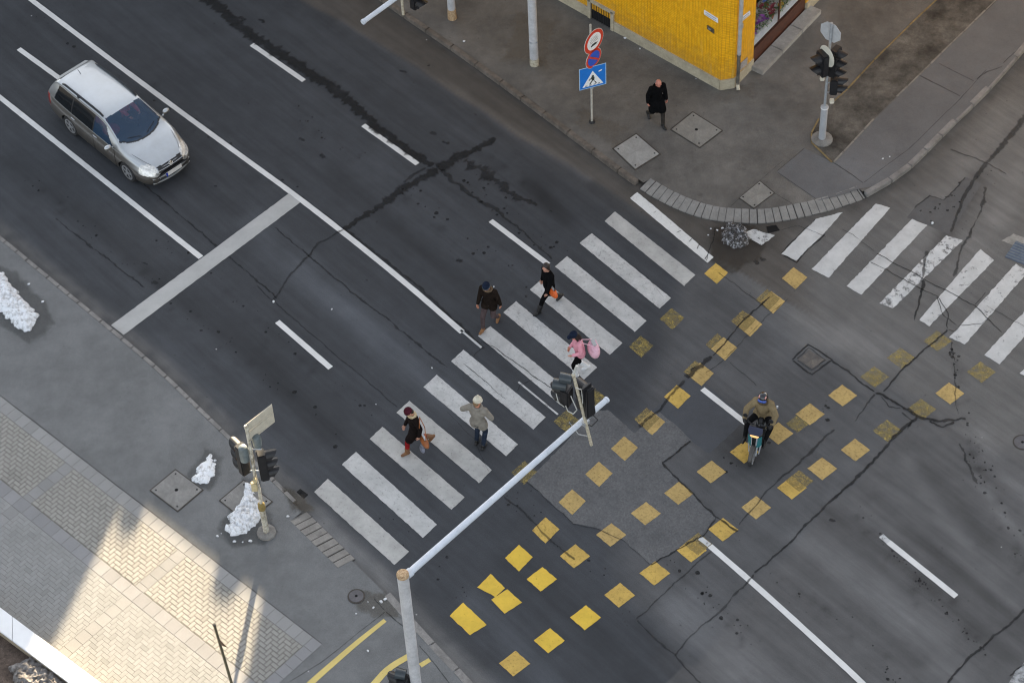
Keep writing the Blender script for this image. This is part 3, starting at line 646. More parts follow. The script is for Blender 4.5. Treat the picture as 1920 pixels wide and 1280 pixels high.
def sheet_z(name, P, z, m, kind='structure'): return flat(name, P, z, m, kind=kind)
def inner(P, d, base, wr, a, b_):
    Q = resample(P, .04); s = 0; O1 = offs(Q, d); out = []
    for i, q in enumerate(Q):
        if i: s += (Q[i] - Q[i - 1]).length
        out.append(q.lerp(O1[i], wr if a < s < b_ else base))
    return out
inF = inner(farP_s, 1, .165, .415, sF(1197, 355), sF(1624, 373)); inN = inner(nearP_s, -1, .125, .495, sN(574, 959), sN(668, 1051))
far_pave = sheet_z('far_pavement', inF + [Vector((30, 30, 0)), Vector((0, 45, 0)), Vector((-30, 30, 0))], .118, M_far)
near_pave = sheet_z('near_pavement', inN + [Vector((0, -30, 0)), Vector((-25, -30, 0)), Vector((-32, -5, 0))], .118, M_near)
for pts in ([(-80, 480), (30, 500), (95, 570), (110, 610), (60, 650), (-10, 610), (-90, 560)], [(385, 835), (420, 850), (425, 890), (395, 925), (350, 915), (345, 880)], [(450, 890), (490, 890), (510, 950), (525, 1000), (500, 1030), (430, 1030), (400, 1000), (420, 950)]): softpatch('damp_patch', pts, M_wet, .0022, .118, near_pave)
softpatch('damp_patch', [(1330, 420), (1400, 415), (1450, 440), (1430, 490), (1370, 520), (1320, 490)], seal('gutter mud', (.05, .042, .034), .6, .5, 3), .0028, 0, road)
softpatch('damp_patch', [(655, 1100), (740, 1110), (760, 1160), (700, 1165), (660, 1140)], seal('pavement grit', (.10, .088, .07), .5, .6, 4), .0022, .118, near_pave)
softpatch('damp_patch', [(520, 905), (575, 925), (600, 965), (545, 965)], seal('gutter grit', (.06, .05, .036), .6, .6, 5), .0105, .118, near_pave)
for pts in ([(960, 10), (1060, 40), (1030, 130), (930, 120)], [(1080, 190), (1190, 240), (1170, 290), (1060, 230)], [(1330, 160), (1420, 150), (1430, 190), (1340, 200)]): softpatch('dust_patch', pts, seal('pale dust', (.17, .15, .125), .42, .7, 2.5), .0022, .118, far_pave, .5)
# cycle path strip along the side street, concrete joints
def zflat(name, pts, z, m, parent): return flat(name, gp(pts, .12), z, m, parent)
zflat('cycle_path', [(1509, 278), (1563, 306), (1640, 225), (1724, 142), (1871, 0), (1960, -86), (2110, -150), (1990, 18), (1913, 96), (1879, 135), (1838, 180), (1796, 220), (1762, 253), (1725, 290), (1694, 322), (1655, 346), (1615, 353), (1575, 366), (1534, 376), (1456, 323)], .122, M_path, far_pave)
def pcrack(pts, w, par=None, m=None): crack(pts, w, m or M_tar2, .4, .0075, .012, zb=.118, parent=par or far_pave, name='pavement_joint')
for pts, w in (([(1563, 305), (1620, 344)], .03), ([(1618, 344), (1706, 278), (1799, 187), (1850, 130)], .02), ([(1724, 142), (1801, 181)], .035), ([(1759, 119), (1827, 153)], .025), ([(1456, 322), (1534, 376)], .018), ([(1456, 322), (1509, 278)], .018), ([(1451, 362), (1490, 385)], .015), ([(1830, 150), (1850, 135), (1880, 125)], .04), ([(1880, 120), (1900, 100), (1925, 90)], .03), ([(1367, 390), (1388, 371)], .015), ([(1424, 339), (1470, 300)], .012)): pcrack(pts, w)
for pts, w in (([(536, 1282), (604, 1240), (723, 1145)], .02), ([(722, 1145), (757, 1175), (770, 1200)], .03), ([(785, 1208), (820, 1250), (850, 1290)], .03), ([(700, 1120), (722, 1145)], .02)): pcrack(pts, w, near_pave)
for pts, w, w2 in (([(540, 1320), (583, 1279), (630, 1238), (668, 1205), (722, 1162)], .17, .10), ([(660, 1325), (704, 1279), (727, 1252), (772, 1226)], .17, .15), ([(788, 1247), (806, 1236)], .13, .10)):
    P = [Vector((*p[:2], 0)) for p in gp(pts, .12)]; P = resample(smoothline(P, 2), .1); N = len(P); A, B_ = offs(P, .5), offs(P, -.5); mb = MB()
    for i in range(N - 1):
        k0, k1 = w + (w2 - w) * i / N, w + (w2 - w) * (i + 1) / N
        mb.poly([(*P[i].lerp(B_[i], k0)[:2], .1235), (*P[i + 1].lerp(B_[i + 1], k1)[:2], .1235), (*P[i + 1].lerp(A[i + 1], k1)[:2], .1235), (*P[i].lerp(A[i], k0)[:2], .1235)])
    mb.build('yellow_line', M_yline, near_pave)
# soil strip with stone edging
soil = zflat('soil_strip', [(1524, 247), (1523, 266), (1563, 304), (1640, 222), (1720, 143), (1871, 0), (1960, -90), (1850, -95), (1759, 0), (1706, 50), (1640, 115), (1590, 169), (1565, 191), (1537, 225)], .1235, M_soil, None); tag(soil, kind='structure')
def edging(pts, w, m, L):
    P = [Vector((*p[:2], 0)) for p in gp(pts, .12)]; mb = MB(); Q = resample(P, L); O_ = offs(Q, w)
    for i in range(len(Q) - 1):
        if random.random() < .12: continue
        a, b_, c_, d = Q[i].lerp(Q[i + 1], .02), Q[i + 1].lerp(Q[i], .02), O_[i + 1].lerp(O_[i], .02), O_[i].lerp(O_[i + 1], .02)
        mb.prism([(q.x, q.y) for q in (a, b_, c_, d)], .06, .138 + random.uniform(-.012, .01))
    o = mb.build('soil_edging', m, bevel=.008); tag(o, kind='structure')
edging([(1564, 306), (1640, 224), (1724, 142), (1870, 0), (1960, -88)], .05, ground_mat('edging stone', (.24, .22, .19), .35, 3, .3), .5)
edging([(1850, -97), (1759, -1), (1706, 49), (1640, 114), (1590, 168), (1564, 191), (1537, 223), (1523, 250), (1523, 267), (1562, 305)], -.045, ground_mat('sandy edging', (.24, .175, .085), .4, 2.5, .3), .5)

# herringbone paving on the near pavement
A0 = G(0, 742, .125); A1 = G(604, 1207, .125); e1 = (A1 - A0); e1.z = 0; e1.normalize(); e2 = Vector((e1.y, -e1.x, 0))
def ab(a, b_): return A0 + e1 * a + e2 * b_
zb = .122
bed = flat('brick_paving', [ab(-9, 0), ab(11.44, 0), ab(11.44, 4.6), ab(-9, 4.6)], zb, mat('paving joint', (.135, .128, .112), .9, .3, 3), kind='structure')
def vmat(name, c1, c2, sc_=1.0):
    m, n, l, b = newmat(name); co = coords(n)
    va = n.new('ShaderNodeVertexColor'); va.layer_name = 'tone'
    f = mul(n, l, rng(n, l, nz(n, l, co, 1.0, 6, .7), .3, .7, .93, 1.06), rng(n, l, nz(n, l, co, 90, 2, .8), .3, .7, .88, 1.12))
    l.new(mixc(n, l, 1, va.outputs[0], f, 'MULTIPLY'), b.inputs['Base Color']); b.inputs['Roughness'].default_value = .85
    return m
def bricks(name, rects, m):
    """rects: (a0,a1,b0,b1,z,tone) as raised stones with chamfered rims"""
    vs, fs, cs = [], [], []
    for a0, a1, b0, b1, z, t in rects:
        k = len(vs); ch = .005 if b0 < 2.06 else .002
        for q in ((a0, b0), (a1, b0), (a1, b1), (a0, b1)): vs.append((*ab(*q)[:2], zb + .001))
        for q in ((a0 + ch, b0 + ch), (a1 - ch, b0 + ch), (a1 - ch, b1 - ch), (a0 + ch, b1 - ch)): vs.append((*ab(*q)[:2], z))
        fs += [(k + 4, k + 5, k + 6, k + 7)] + [(k + i, k + (i + 1) % 4, k + 4 + (i + 1) % 4, k + 4 + i) for i in range(4)]
        cs += [t] * 8
    me = bpy.data.meshes.new(name); me.from_pydata(vs, [], fs); me.update()
    at = me.color_attributes.new('tone', 'FLOAT_COLOR', 'POINT'); at.data.foreach_set('color', np.array([(*c, 1) for c in cs], dtype=np.float32).ravel())
    bm = bmesh.new(); bm.from_mesh(me); bmesh.ops.recalc_face_normals(bm, faces=bm.faces); bm.to_mesh(me); bm.free()
    return meshobj(name, me, m, bed)
M_brick = vmat('paving brick', 0, 0)
CB = [(2.88, 3.19), (6.93, 7.24), (-1.2, -.9), (-5.2, -4.9)]; EDGE = .33; MID = (1.72, 2.06); END = 11.14
def band(a0, a1): return any(a1 > c0 and a0 < c1 for c0, c1 in CB)
rects = []; big = []
w = .105
def tone(b_, base, var=.055):
    k = 1 + random.uniform(-var, var) - (.09 if random.random() < .04 else 0); return tuple(x * k for x in base)
def fillbricks(bmin, bmax, amin, amax, gap, base, z):
    nA, nB = int((amax - amin) / w) + 2, int((bmax - bmin) / w) + 2
    for i in range(-1, nA):
        for j in range(-1, nB):
            k = (i - j) % 4
            if k == 0: a0, a1, b0, b1 = i * w, (i + 2) * w, j * w, (j + 1) * w
            elif k == 3: a0, a1, b0, b1 = i * w, (i + 1) * w, j * w, (j + 2) * w
            else: continue
            a0 += amin; a1 += amin; b0 += bmin; b1 += bmin
            a0, a1, b0, b1 = max(a0, amin), min(a1, amax), max(b0, bmin), min(b1, bmax)
            if a1 - a0 < .03 or b1 - b0 < .03: continue
            rects.append((a0 + gap, a1 - gap, b0 + gap, b1 - gap, z + random.uniform(-.0012, .0012), tone(0, base)))
segs = sorted([(-9, -5.2), (-4.9, -1.2), (-.9, 2.88), (3.19, 6.93), (7.24, END)])
for s0, s1 in segs:
    fillbricks(EDGE, MID[0], s0, s1, .0085, (.27, .262, .24), zb + .006)
    fillbricks(MID[1], 4.4, s0, s1, .0025, (.238, .240, .235), zb + .005)
def course(a0, a1, b0, b1, L, along, base):
    p = a0 if along else b0; e = a1 if along else b1
    while p < e - .04:
        q = min(p + L, e); g = .004
        big.append((p + g, q - g, b0 + g, b1 - g, zb + .006, tone(0, base, .06)) if along else (a0 + g, a1 - g, p + g, q - g, zb + .006, tone(0, base, .06)))
        p = q
course(-9, END, 0.0, EDGE, .31, True, (.248, .247, .243)); course(END, END + .3, 0, 4.4, .31, False, (.215, .215, .22))
course(-9, END, MID[0], MID[1], .36, True, (.222, .222, .226))
for c0, c1 in CB: course(c0, c1, EDGE, MID[0], .31, False, (.226, .225, .222)); course(c0, c1, MID[1], 4.4, .31, False, (.228, .228, .225))
bricks('herringbone_brick', rects, M_brick); bricks('border_paver', big, M_brick)
pcrack([(-5, 737), (300, 972), (604, 1207)], .022, near_pave, M_tar2)

# white garden wall in the lower left corner
zw = .55
t0, t1 = G(-60, 1094, zw), G(330, 1386, zw); b0_, b1_ = G(-60, 1137, zw), G(330, 1428, zw)
tw = thing('garden_wall', 'low white coping wall between brick paving and planting bed', 'wall', (0, 0, 0))
wm = MB().prism([(p.x, p.y) for p in (t0, t1, b1_, b0_)], .0, zw - .06); wm.build('wall_body', ground_mat('sand render', (.36, .30, .215), .2, 1.5, .2, bmp=.15), tw)
N = 9; mb = MB(); nrm = (t0 - b0_).normalized()
for i in range(N):
    a, b_ = t0.lerp(t1, i / N + .001), t0.lerp(t1, (i + 1) / N - .001); c_, d = b0_.lerp(b1_, (i + 1) / N - .001), b0_.lerp(b1_, i / N + .001)
    a, b_, c_, d = a + nrm * .02, b_ + nrm * .02, c_ - nrm * .012, d - nrm * .012
    mb.prism([(q.x, q.y) for q in (a, b_, c_, d)], zw - .06, zw)
mb.build('coping_slab', mat('white coping', (.74, .75, .76), .5, .06, 1.5, bmp=.05), tw, bevel=.006)
bedS = flat('planting_bed', [b0_ - nrm * .01, b1_ - nrm * .01, b1_ - nrm * 6, b0_ - nrm * 6], .32, ground_mat('bed soil', (.052, .036, .028), .5, 2.2, .7, (.10, .075, .06), .8), kind='structure')
# ------------------------------------------------------------------ lighting, sky, camera
AZ, EL = R(81.46), R(17.0)
w_ = bpy.data.worlds.new('World'); sc.world = w_; w_.use_nodes = True
wn_, wl = w_.node_tree.nodes, w_.node_tree.links
sky = wn_.new('ShaderNodeTexSky'); sky.sky_type = 'NISHITA'; sky.sun_disc = False; sky.sun_elevation = EL; sky.sun_rotation = math.pi / 2 - AZ
sky.dust_density = 2.0; sky.air_density = 1.0
hs = wn_.new('ShaderNodeHueSaturation'); hs.inputs['Saturation'].default_value = .36; hs.inputs['Value'].default_value = 2.9
wl.new(sky.outputs[0], hs.inputs['Color']); wl.new(hs.outputs[0], wn_['Background'].inputs['Color'])
wn_['Background'].inputs['Strength'].default_value = SKY = .15
su = bpy.data.lights.new('sun', 'SUN'); su.energy = 29; su.angle = R(.55); su.color = (1.0, .81, .55)
so = link(bpy.data.objects.new('sun', su)); so.rotation_euler = (math.pi / 2 - EL, 0, AZ + math.pi / 2)
cd = bpy.data.cameras.new('camera'); cam = link(bpy.data.objects.new('camera', cd)); sc.camera = cam
cd.sensor_width = 36; cd.lens = FOC / 1920 * 36; cd.clip_end = 2000; cd.clip_start = 1
cam.matrix_world = Matrix(((rv.x, uv.x, -fw.x, CAM.x), (rv.y, uv.y, -fw.y, CAM.y), (rv.z, uv.z, -fw.z, CAM.z), (0, 0, 0, 1)))
sc.view_settings.view_transform = 'Standard'; sc.view_settings.look = 'None'; sc.view_settings.exposure = 0; sc.view_settings.gamma = 1
sc.cycles.max_bounces = 6; sc.cycles.transparent_max_bounces = 12; sc.cycles.filter_width = 1.15
def proj(p):
    d = Vector(p) - CAM; return (960 + FOC * d.dot(rv) / d.dot(fw), 640 - FOC * d.dot(uv) / d.dot(fw))
def zat(foot, py):
    lo, hi = foot.z, foot.z + 16
    for _ in range(40):
        mid = (lo + hi) / 2
        if proj((foot.x, foot.y, mid))[1] > py: lo = mid
        else: hi = mid
    return lo
def azv(deg): return Vector((math.cos(R(deg)), math.sin(R(deg)), 0))
def frame(pos, deg):
    """local x = facing direction, y = left, z = up"""
    return Matrix.Translation(Vector(pos)) @ Matrix.Rotation(R(deg), 4, 'Z')

# ------------------------------------------------------------------ corner building and its neighbours
ZS = .118
Cb = G(1350, 168, ZS); Db = G(1054, 3, ZS); fd = (Db - Cb); fd.z = 0; fd.normalize()
C2 = G(1376, 164, ZS); E2 = G(1511, 23, ZS); gd = (E2 - C2); gd.z = 0; gd.normalize()
fn = Vector((-fd.y, fd.x, 0)); fn = fn if fn.y < 0 else -fn
gn = Vector((gd.y, -gd.x, 0)); gn = gn if gn.x > 0 else -gn
BH = 14.5
m, n, l, b = newmat('yellow glazed tile'); co = coords(n)
sp = n.new('ShaderNodeSeparateXYZ'); l.new(co, sp.inputs[0]); cb = n.new('ShaderNodeCombineXYZ'); l.new(sp.outputs[0], cb.inputs[0]); l.new(sp.outputs[2], cb.inputs[1])
br = n.new('ShaderNodeTexBrick'); br.offset = 0; l.new(cb.outputs[0], br.inputs['Vector']); br.inputs['Scale'].default_value = 1
br.inputs['Brick Width'].default_value = .105; br.inputs['Row Height'].default_value = .062; br.inputs['Mortar Size'].default_value = .0045; br.inputs['Mortar Smooth'].default_value = .3
br.inputs['Color1'].default_value = (.82, .385, .008, 1); br.inputs['Color2'].default_value = (.95, .495, .016, 1); br.inputs['Mortar'].default_value = (.50, .25, .02, 1)
mp = n.new('ShaderNodeMapping'); mp.inputs['Scale'].default_value = (9.5, 1, .9); l.new(co, mp.inputs['Vector'])
c = mixc(n, l, 1, br.outputs['Color'], rng(n, l, nz(n, l, mp.outputs[0], 1.6, 6, .75), .3, .7, .74, 1.14), 'MULTIPLY')
c = mixc(n, l, rng(n, l, nz(n, l, co, 3.5, 5, .7), .55, .75, 0, .55), c, (.56, .26, .012))
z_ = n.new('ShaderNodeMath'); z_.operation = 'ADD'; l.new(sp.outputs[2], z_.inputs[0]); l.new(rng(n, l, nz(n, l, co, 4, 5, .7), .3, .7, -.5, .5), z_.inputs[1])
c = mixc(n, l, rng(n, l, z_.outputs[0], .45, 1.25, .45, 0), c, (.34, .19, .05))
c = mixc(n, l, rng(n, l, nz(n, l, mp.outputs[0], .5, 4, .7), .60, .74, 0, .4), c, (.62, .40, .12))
l.new(c, b.inputs['Base Color']); b.inputs['Roughness'].default_value = .32; b.inputs['Specular IOR Level'].default_value = .35
bump(n, l, br.outputs['Fac'], b, -.3, .004)
M_tile = m
M_plinth = ground_mat('limestone plinth', (.42, .37, .27), .25, 2.2, .2, bmp=.15)
M_render = ground_mat('grey render', (.34, .32, .29), .15, .8, .15)
bld = thing('corner_building', 'corner shop building faced in yellow vertical tiles above a stone plinth', 'building', (0, 0, 0))
def wallseg(p, d, s0, s1, z0, z1, t, m, name, parent, nrm, out=0.0):
    """wall slab in its own frame: local x along the wall"""
    mb = MB(); a = math.atan2(d.y, d.x); ins = -1 if Vector((-d.y, d.x, 0)).dot(nrm) > 0 else 1
    ya, yb = -ins * out, ins * t
    mb.box(((s0 + s1) / 2, (ya + yb) / 2, (z0 + z1) / 2), (s1 - s0, abs(yb - ya), z1 - z0))
    o = mb.build(name, m, parent); o.location = (p.x, p.y, 0); o.rotation_euler = (0, 0, a); return o
PZ = .47
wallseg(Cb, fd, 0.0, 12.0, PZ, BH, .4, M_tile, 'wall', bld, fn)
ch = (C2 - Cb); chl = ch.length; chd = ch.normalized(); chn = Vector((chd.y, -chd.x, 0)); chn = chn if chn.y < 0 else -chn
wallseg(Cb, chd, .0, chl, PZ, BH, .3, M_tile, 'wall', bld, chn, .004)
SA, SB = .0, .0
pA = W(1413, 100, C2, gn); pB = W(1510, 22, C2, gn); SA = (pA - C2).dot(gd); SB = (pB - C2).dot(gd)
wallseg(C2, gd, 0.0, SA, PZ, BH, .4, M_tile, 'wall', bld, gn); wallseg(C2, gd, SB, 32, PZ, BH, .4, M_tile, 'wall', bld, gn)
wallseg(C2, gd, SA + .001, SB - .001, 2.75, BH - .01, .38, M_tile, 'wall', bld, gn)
# plinths
cs0, cs1 = (W(1104, 30, Cb, fn) - Cb).dot(fd), (W(1152, 45, Cb, fn) - Cb).dot(fd)
for a, b_ in ((0, min(cs0, cs1)), (max(cs0, cs1), 12)): wallseg(Cb, fd, a + .002, b_, .05, PZ + .002, .38, M_plinth, 'plinth', bld, fn, .035)
wallseg(Cb, chd, -.01, chl + .01, .05, PZ + .004, .3, M_plinth, 'plinth', bld, chn, .04)
wallseg(C2, gd, .01, SA - .01, .05, PZ + .002, .38, M_plinth, 'plinth', bld, gn, .03); wallseg(C2, gd, SB + .02, 32, .05, PZ + .002, .38, M_plinth, 'plinth', bld, gn, .05)
# cellar window
ca, cb2 = min(cs0, cs1), max(cs0, cs1)
cw = wallseg(Cb, fd, ca + .08, cb2 - .08, .12, .72, .02, mat('dark cellar void', (.008, .008, .009), .9), 'cellar_window', bld, fn, -.012)
for a, b_, z0, z1 in ((ca, ca + .10, .06, .82), (cb2 - .10, cb2, .06, .82), (ca - .02, cb2 + .02, .74, .84)):
    wallseg(Cb, fd, a, b_, z0, z1, .05, M_plinth, 'window_frame', cw, fn, .06).matrix_parent_inverse = Matrix.Translation((Cb.x, Cb.y, 0)).to_4x4().inverted() if False else cw.matrix_basis.inverted()
mb = MB()
for i in range(9):
    q = Cb + fd * (ca + .12 + i * (cb2 - ca - .24) / 8) + fn * .01; mb.tube((q.x, q.y, .12), (q.x, q.y, .73), .008, n=6)
mb.build('window_bar', M_black, bld)
# roof slab and hidden sides
back = [Cb + fd * 12, Cb, C2, C2 + gd * 32, C2 + gd * 32 + fd * 20, Cb + fd * 12 + gd * 14]
MB().prism([(p.x, p.y) for p in back], BH - .3, BH + .25).build('roof', mat('roof sheet', (.16, .15, .14), .8), bld)
for a_, b__ in ((back[3], back[4]), (back[4], back[5]), (back[5], back[0])):
    q_ = (b__ - a_); nn_ = Vector((-q_.y, q_.x, 0)).normalized() * .3
    MB().prism([(p.x, p.y) for p in (a_, b__, b__ + nn_, a_ + nn_)], 0, BH - .35).build('wall', M_render, bld)
inn = [Cb + fd * 11.9 - fn * .45, Cb + fd * .5 - fn * .45, C2 + gd * 31.9 - gn * .9 + fd * .05, C2 + gd * 31.9 + fd * 19.5, Cb + fd * 11.9 + gd * 13.5]
# shop front: step, sill board, posts, glass, display shelf
st0, st1 = SA - .12, SB + .22
q = [C2 + gd * st0, C2 + gd * st1, C2 + gd * st1 + gn * .40, C2 + gd * st0 + gn * .40]
mb = MB()
for i in range(3):
    a, b_, c_, d = q[0].lerp(q[1], i / 3 + .002), q[0].lerp(q[1], (i + 1) / 3 - .002), q[3].lerp(q[2], (i + 1) / 3 - .002), q[3].lerp(q[2], i / 3 + .002)
    mb.prism([(p.x, p.y) for p in (a, b_, c_, d)], .1, .27)
mb.build('step', ground_mat('worn step stone', (.33, .315, .29), .25, 1.6, .25), bld, bevel=.012)
shop = wallseg(C2, gd, SA + .003, SB - .003, .20, .78, .12, mat('brown shop timber', (.085, .030, .017), .45, .35, 6), 'shop_window', bld, gn, -.03)
inv = shop.matrix_basis.inverted()
def sub(o, par): o.parent = par; o.matrix_parent_inverse = par.matrix_basis.inverted(); return o
for s in (SA + .035, (SA + SB) / 2, SB - .035):
    sub(wallseg(C2, gd, s - .03, s + .03, .781, 2.74, .08, MATS['brown shop timber'], 'window_frame', None, gn, -.05), shop)
sub(wallseg(C2, gd, SA + .003, SB - .003, .74, .785, .10, MATS['brown shop timber'], 'sill', None, gn, .0), shop)
gl = glass_mat('shop glass', (.02, .022, .025), .02, .06, (.97, .98, .98))
sub(wallseg(C2, gd, SA + .07, SB - .07, .80, 2.73, .012, gl, 'pane', None, gn, -.06), shop)
sub(wallseg(C2, gd, SA + .01, SB - .01, .66, .80, .95, mat('white display cloth', (.80, .80, .81), .8, .08, 5), 'display_shelf', None, gn, -.08), shop)
sub(wallseg(C2, gd, SA + .01, SB - .01, .805, 2.72, 1.18, mat('display back', (.22, .17, .13), .8, .3, 3), 'display_back', None, gn, -1.12), shop)
# drain pipe
dp = C2 + (gd * .05) + gn * .07 + chn * .05
mb = MB().tube((dp.x, dp.y, 1.35), (dp.x, dp.y, BH), .058); mb.build('drainpipe', mat('zinc pipe', (.44, .44, .43), .5, .2, 6, metal=.2), bld, smooth=True)
MB().tube((dp.x, dp.y, .30), (dp.x, dp.y, 1.36), .05).lathe([(.064, 0), (.064, .06)], 14, (dp.x, dp.y, 1.33)).build('drainpipe', mat('old iron pipe', (.11, .10, .085), .6, .4, 6), bld, smooth=True)
e_ = dp + chn * .10
MB().path([(dp.x, dp.y, .34), (dp.x, dp.y, .26), (e_.x, e_.y, .15)], .052).build('drainpipe', M_cream, bld, smooth=True)
# street name plates and number plates
def plate(p0, nrm, pts, m, name='street_plate', th=.02, lines=0):
    P = [W(x, y, p0 + nrm * .03, nrm) for x, y in pts]
    o = MB().slab(P, -nrm * th).build(name, m, bld)
    if lines:
        mb = MB()
        for k in range(lines):
            u0_, u1_ = (k + .55) / (lines + .1) - .06, (k + .55) / (lines + .1) + .07
            A_ = [P[0].lerp(P[3], u0_).lerp(P[1].lerp(P[2], u0_), .12), P[0].lerp(P[3], u0_).lerp(P[1].lerp(P[2], u0_), .86), P[0].lerp(P[3], u1_).lerp(P[1].lerp(P[2], u1_), .86), P[0].lerp(P[3], u1_).lerp(P[1].lerp(P[2], u1_), .12)]
            mb.slab([a + nrm * .003 for a in A_], -nrm * .002)
        mb.build('lettering', mat('plate lettering', (.22, .25, .30), .6), o)
    return o
M_plate = mat('white enamel', (.74, .75, .78), .35, .05)
M_bz = mat('dark bronze', (.10, .08, .055), .5, .3, 20)
plate(Cb, fn, [(1320, 19.5), (1345.5, 35.5), (1346, 44), (1320, 27.5)], M_plate, lines=2)
plate(Cb, fn, [(1326, 48), (1338, 56), (1338.5, 64), (1326, 55)], M_bz, 'number_plate'); plate(Cb, fn, [(1328, 52), (1335.5, 57), (1335.5, 61), (1328, 56)], M_galv, 'number_plate', .014)
plate(C2, gn, [(1387.5, 36), (1406.5, 21), (1407, 28), (1388, 43.5)], M_plate, lines=2)
plate(C2, gn, [(1388, 49), (1394, 44), (1394, 52), (1388, 57)], M_galv, 'number_plate')
plate(C2, gn, [(1390, 119), (1402, 108), (1401, 121), (1388, 133)], mat('grey notice', (.33, .31, .30), .6, .25, 20), 'notice_plate')
# flowers on the display shelf
def flower_mats():
    return [mat('red petals', (.62, .04, .04), .6), mat('orange petals', (.80, .28, .03), .6), mat('white petals', (.75, .73, .70), .6), mat('violet petals', (.34, .08, .44), .6), mat('blue petals', (.10, .20, .65), .6), mat('yellow petals', (.70, .45, .03), .6), mat('dark red petals', (.32, .03, .06), .6)]
FM = flower_mats(); names = ['red', 'orange', 'white', 'violet', 'blue', 'yellow', 'dark red']
M_leaf = mat('flower leaf', (.09, .18, .04), .6, .4, 30)
rf = random.Random(11); fi = 0
nF = 11
for row in range(2):
    for i in range(nF):
        s = SA + .16 + (SB - SA - .32) * (i + rf.uniform(-.12, .12)) / (nF - 1); dpt = .24 + row * .36 + rf.uniform(-.05, .05)
        p = C2 + gd * s - gn * dpt; p.z = .801
        k = rf.randrange(7); hh = rf.uniform(.16, .30) + row * .18
        wherein = 'front row' if row == 0 else 'back row'
        t = thing('flower_pot', f'{names[k]} potted flowers in shop window {wherein}, number {i + 1} from the corner', 'potted flowers', p, rf.uniform(0, 6), 'potted flowers in the shop window')
        MB().lathe([(.05, 0), (.075, .13), (.08, .13), (.08, .15)], 12).build('pot', mat('pale pot', (.55, .53, .50), .6, .2) if rf.random() < .6 else mat('clay pot', (.30, .12, .06), .8), t)
        lf, bl = MB(), MB()
        for q in range(26):
            a, rr, z = rf.uniform(0, 6.3), rf.uniform(.02, .14), .13 + rf.uniform(0, hh)
            c_ = Vector((rr * math.cos(a), rr * math.sin(a), z)); M_ = Matrix.Rotation(a, 3, 'Z') @ Matrix.Rotation(rf.uniform(-1, 1), 3, 'Y')
            lf.add([c_ + M_ @ Vector(v) for v in ((0, -.018, 0), (.07, 0, .01), (0, .018, 0), (-.03, 0, 0))], [(0, 1, 2, 3)])
        for q in range(12):
            a, rr = rf.uniform(0, 6.3), rf.uniform(0, .12); c_ = Vector((rr * math.cos(a), rr * math.sin(a), .15 + hh + rf.uniform(-.06, .05)))
            M_ = Matrix.Rotation(a, 3, 'Z') @ Matrix.Rotation(rf.uniform(-.6, .6), 3, 'Y')
            for h in range(5):
                t0_ = h * 1.2566; bl.add([c_, c_ + M_ @ Vector((.035 * math.cos(t0_ - .5), .035 * math.sin(t0_ - .5), .01)), c_ + M_ @ Vector((.05 * math.cos(t0_), .05 * math.sin(t0_), .014)), c_ + M_ @ Vector((.035 * math.cos(t0_ + .5), .035 * math.sin(t0_ + .5), .01))], [(0, 1, 2, 3)])
        lf.build('foliage', M_leaf, t); bl.build('blossoms', FM[k], t)
# unseen neighbours up the street, profiles shaped to leave one sunlit patch
sk = azv(81.46)
def facade_block(name, label, prof, depth, m):
    t = thing(name, label, 'building')
    P = [Cb + fd * s + Vector((0, 0, z)) for s, z in prof]
    MB().slab(P, sk * depth).build('wall', m, t); return t
low = facade_block('unseen_low_building', 'unseen lower grey building past the yellow corner building, roofline shaped for the sun patch, with two roof stacks', [(11.98, -.1), (17.2, -.1), (17.2, 7.64), (11.98, 7.64)], 5.5, M_render)
for s, zt, ww in ((13.12, 8.08, .50), (16.42, 8.16, .42)):
    p = Cb + fd * s + sk * .4
    MB().box((p.x, p.y, (7.6 + zt) / 2), (ww, ww, zt - 7.6), Matrix.Rotation(R(45), 3, 'Z')).build('chimney', mat('chimney brick', (.20, .10, .07), .9, .3, 9), low, bevel=.02)
facade_block('unseen_building', 'unseen tall block further up the main road, its slope shaped to bound the sun patch', [(16.72, 7.7), (17.25, 8.5), (18.05, 9.75), (19.6, 12.2), (20.5, 14), (48, 14), (48, -.1), (16.72, -.1)], 6, M_render)
p = C2 + gn * 15.5  # unseen block across the side street, added to keep the low sun out
t = thing('unseen_building', 'unseen rendered block added on the opposite corner of the side street to stop the sun', 'building')
MB().prism([(q.x, q.y) for q in (p + gd * 3, p + gd * 34, p + gd * 34 + gn * 12, p + gd * 3 + gn * 12)], -.2, 13).build('wall', M_render, t)

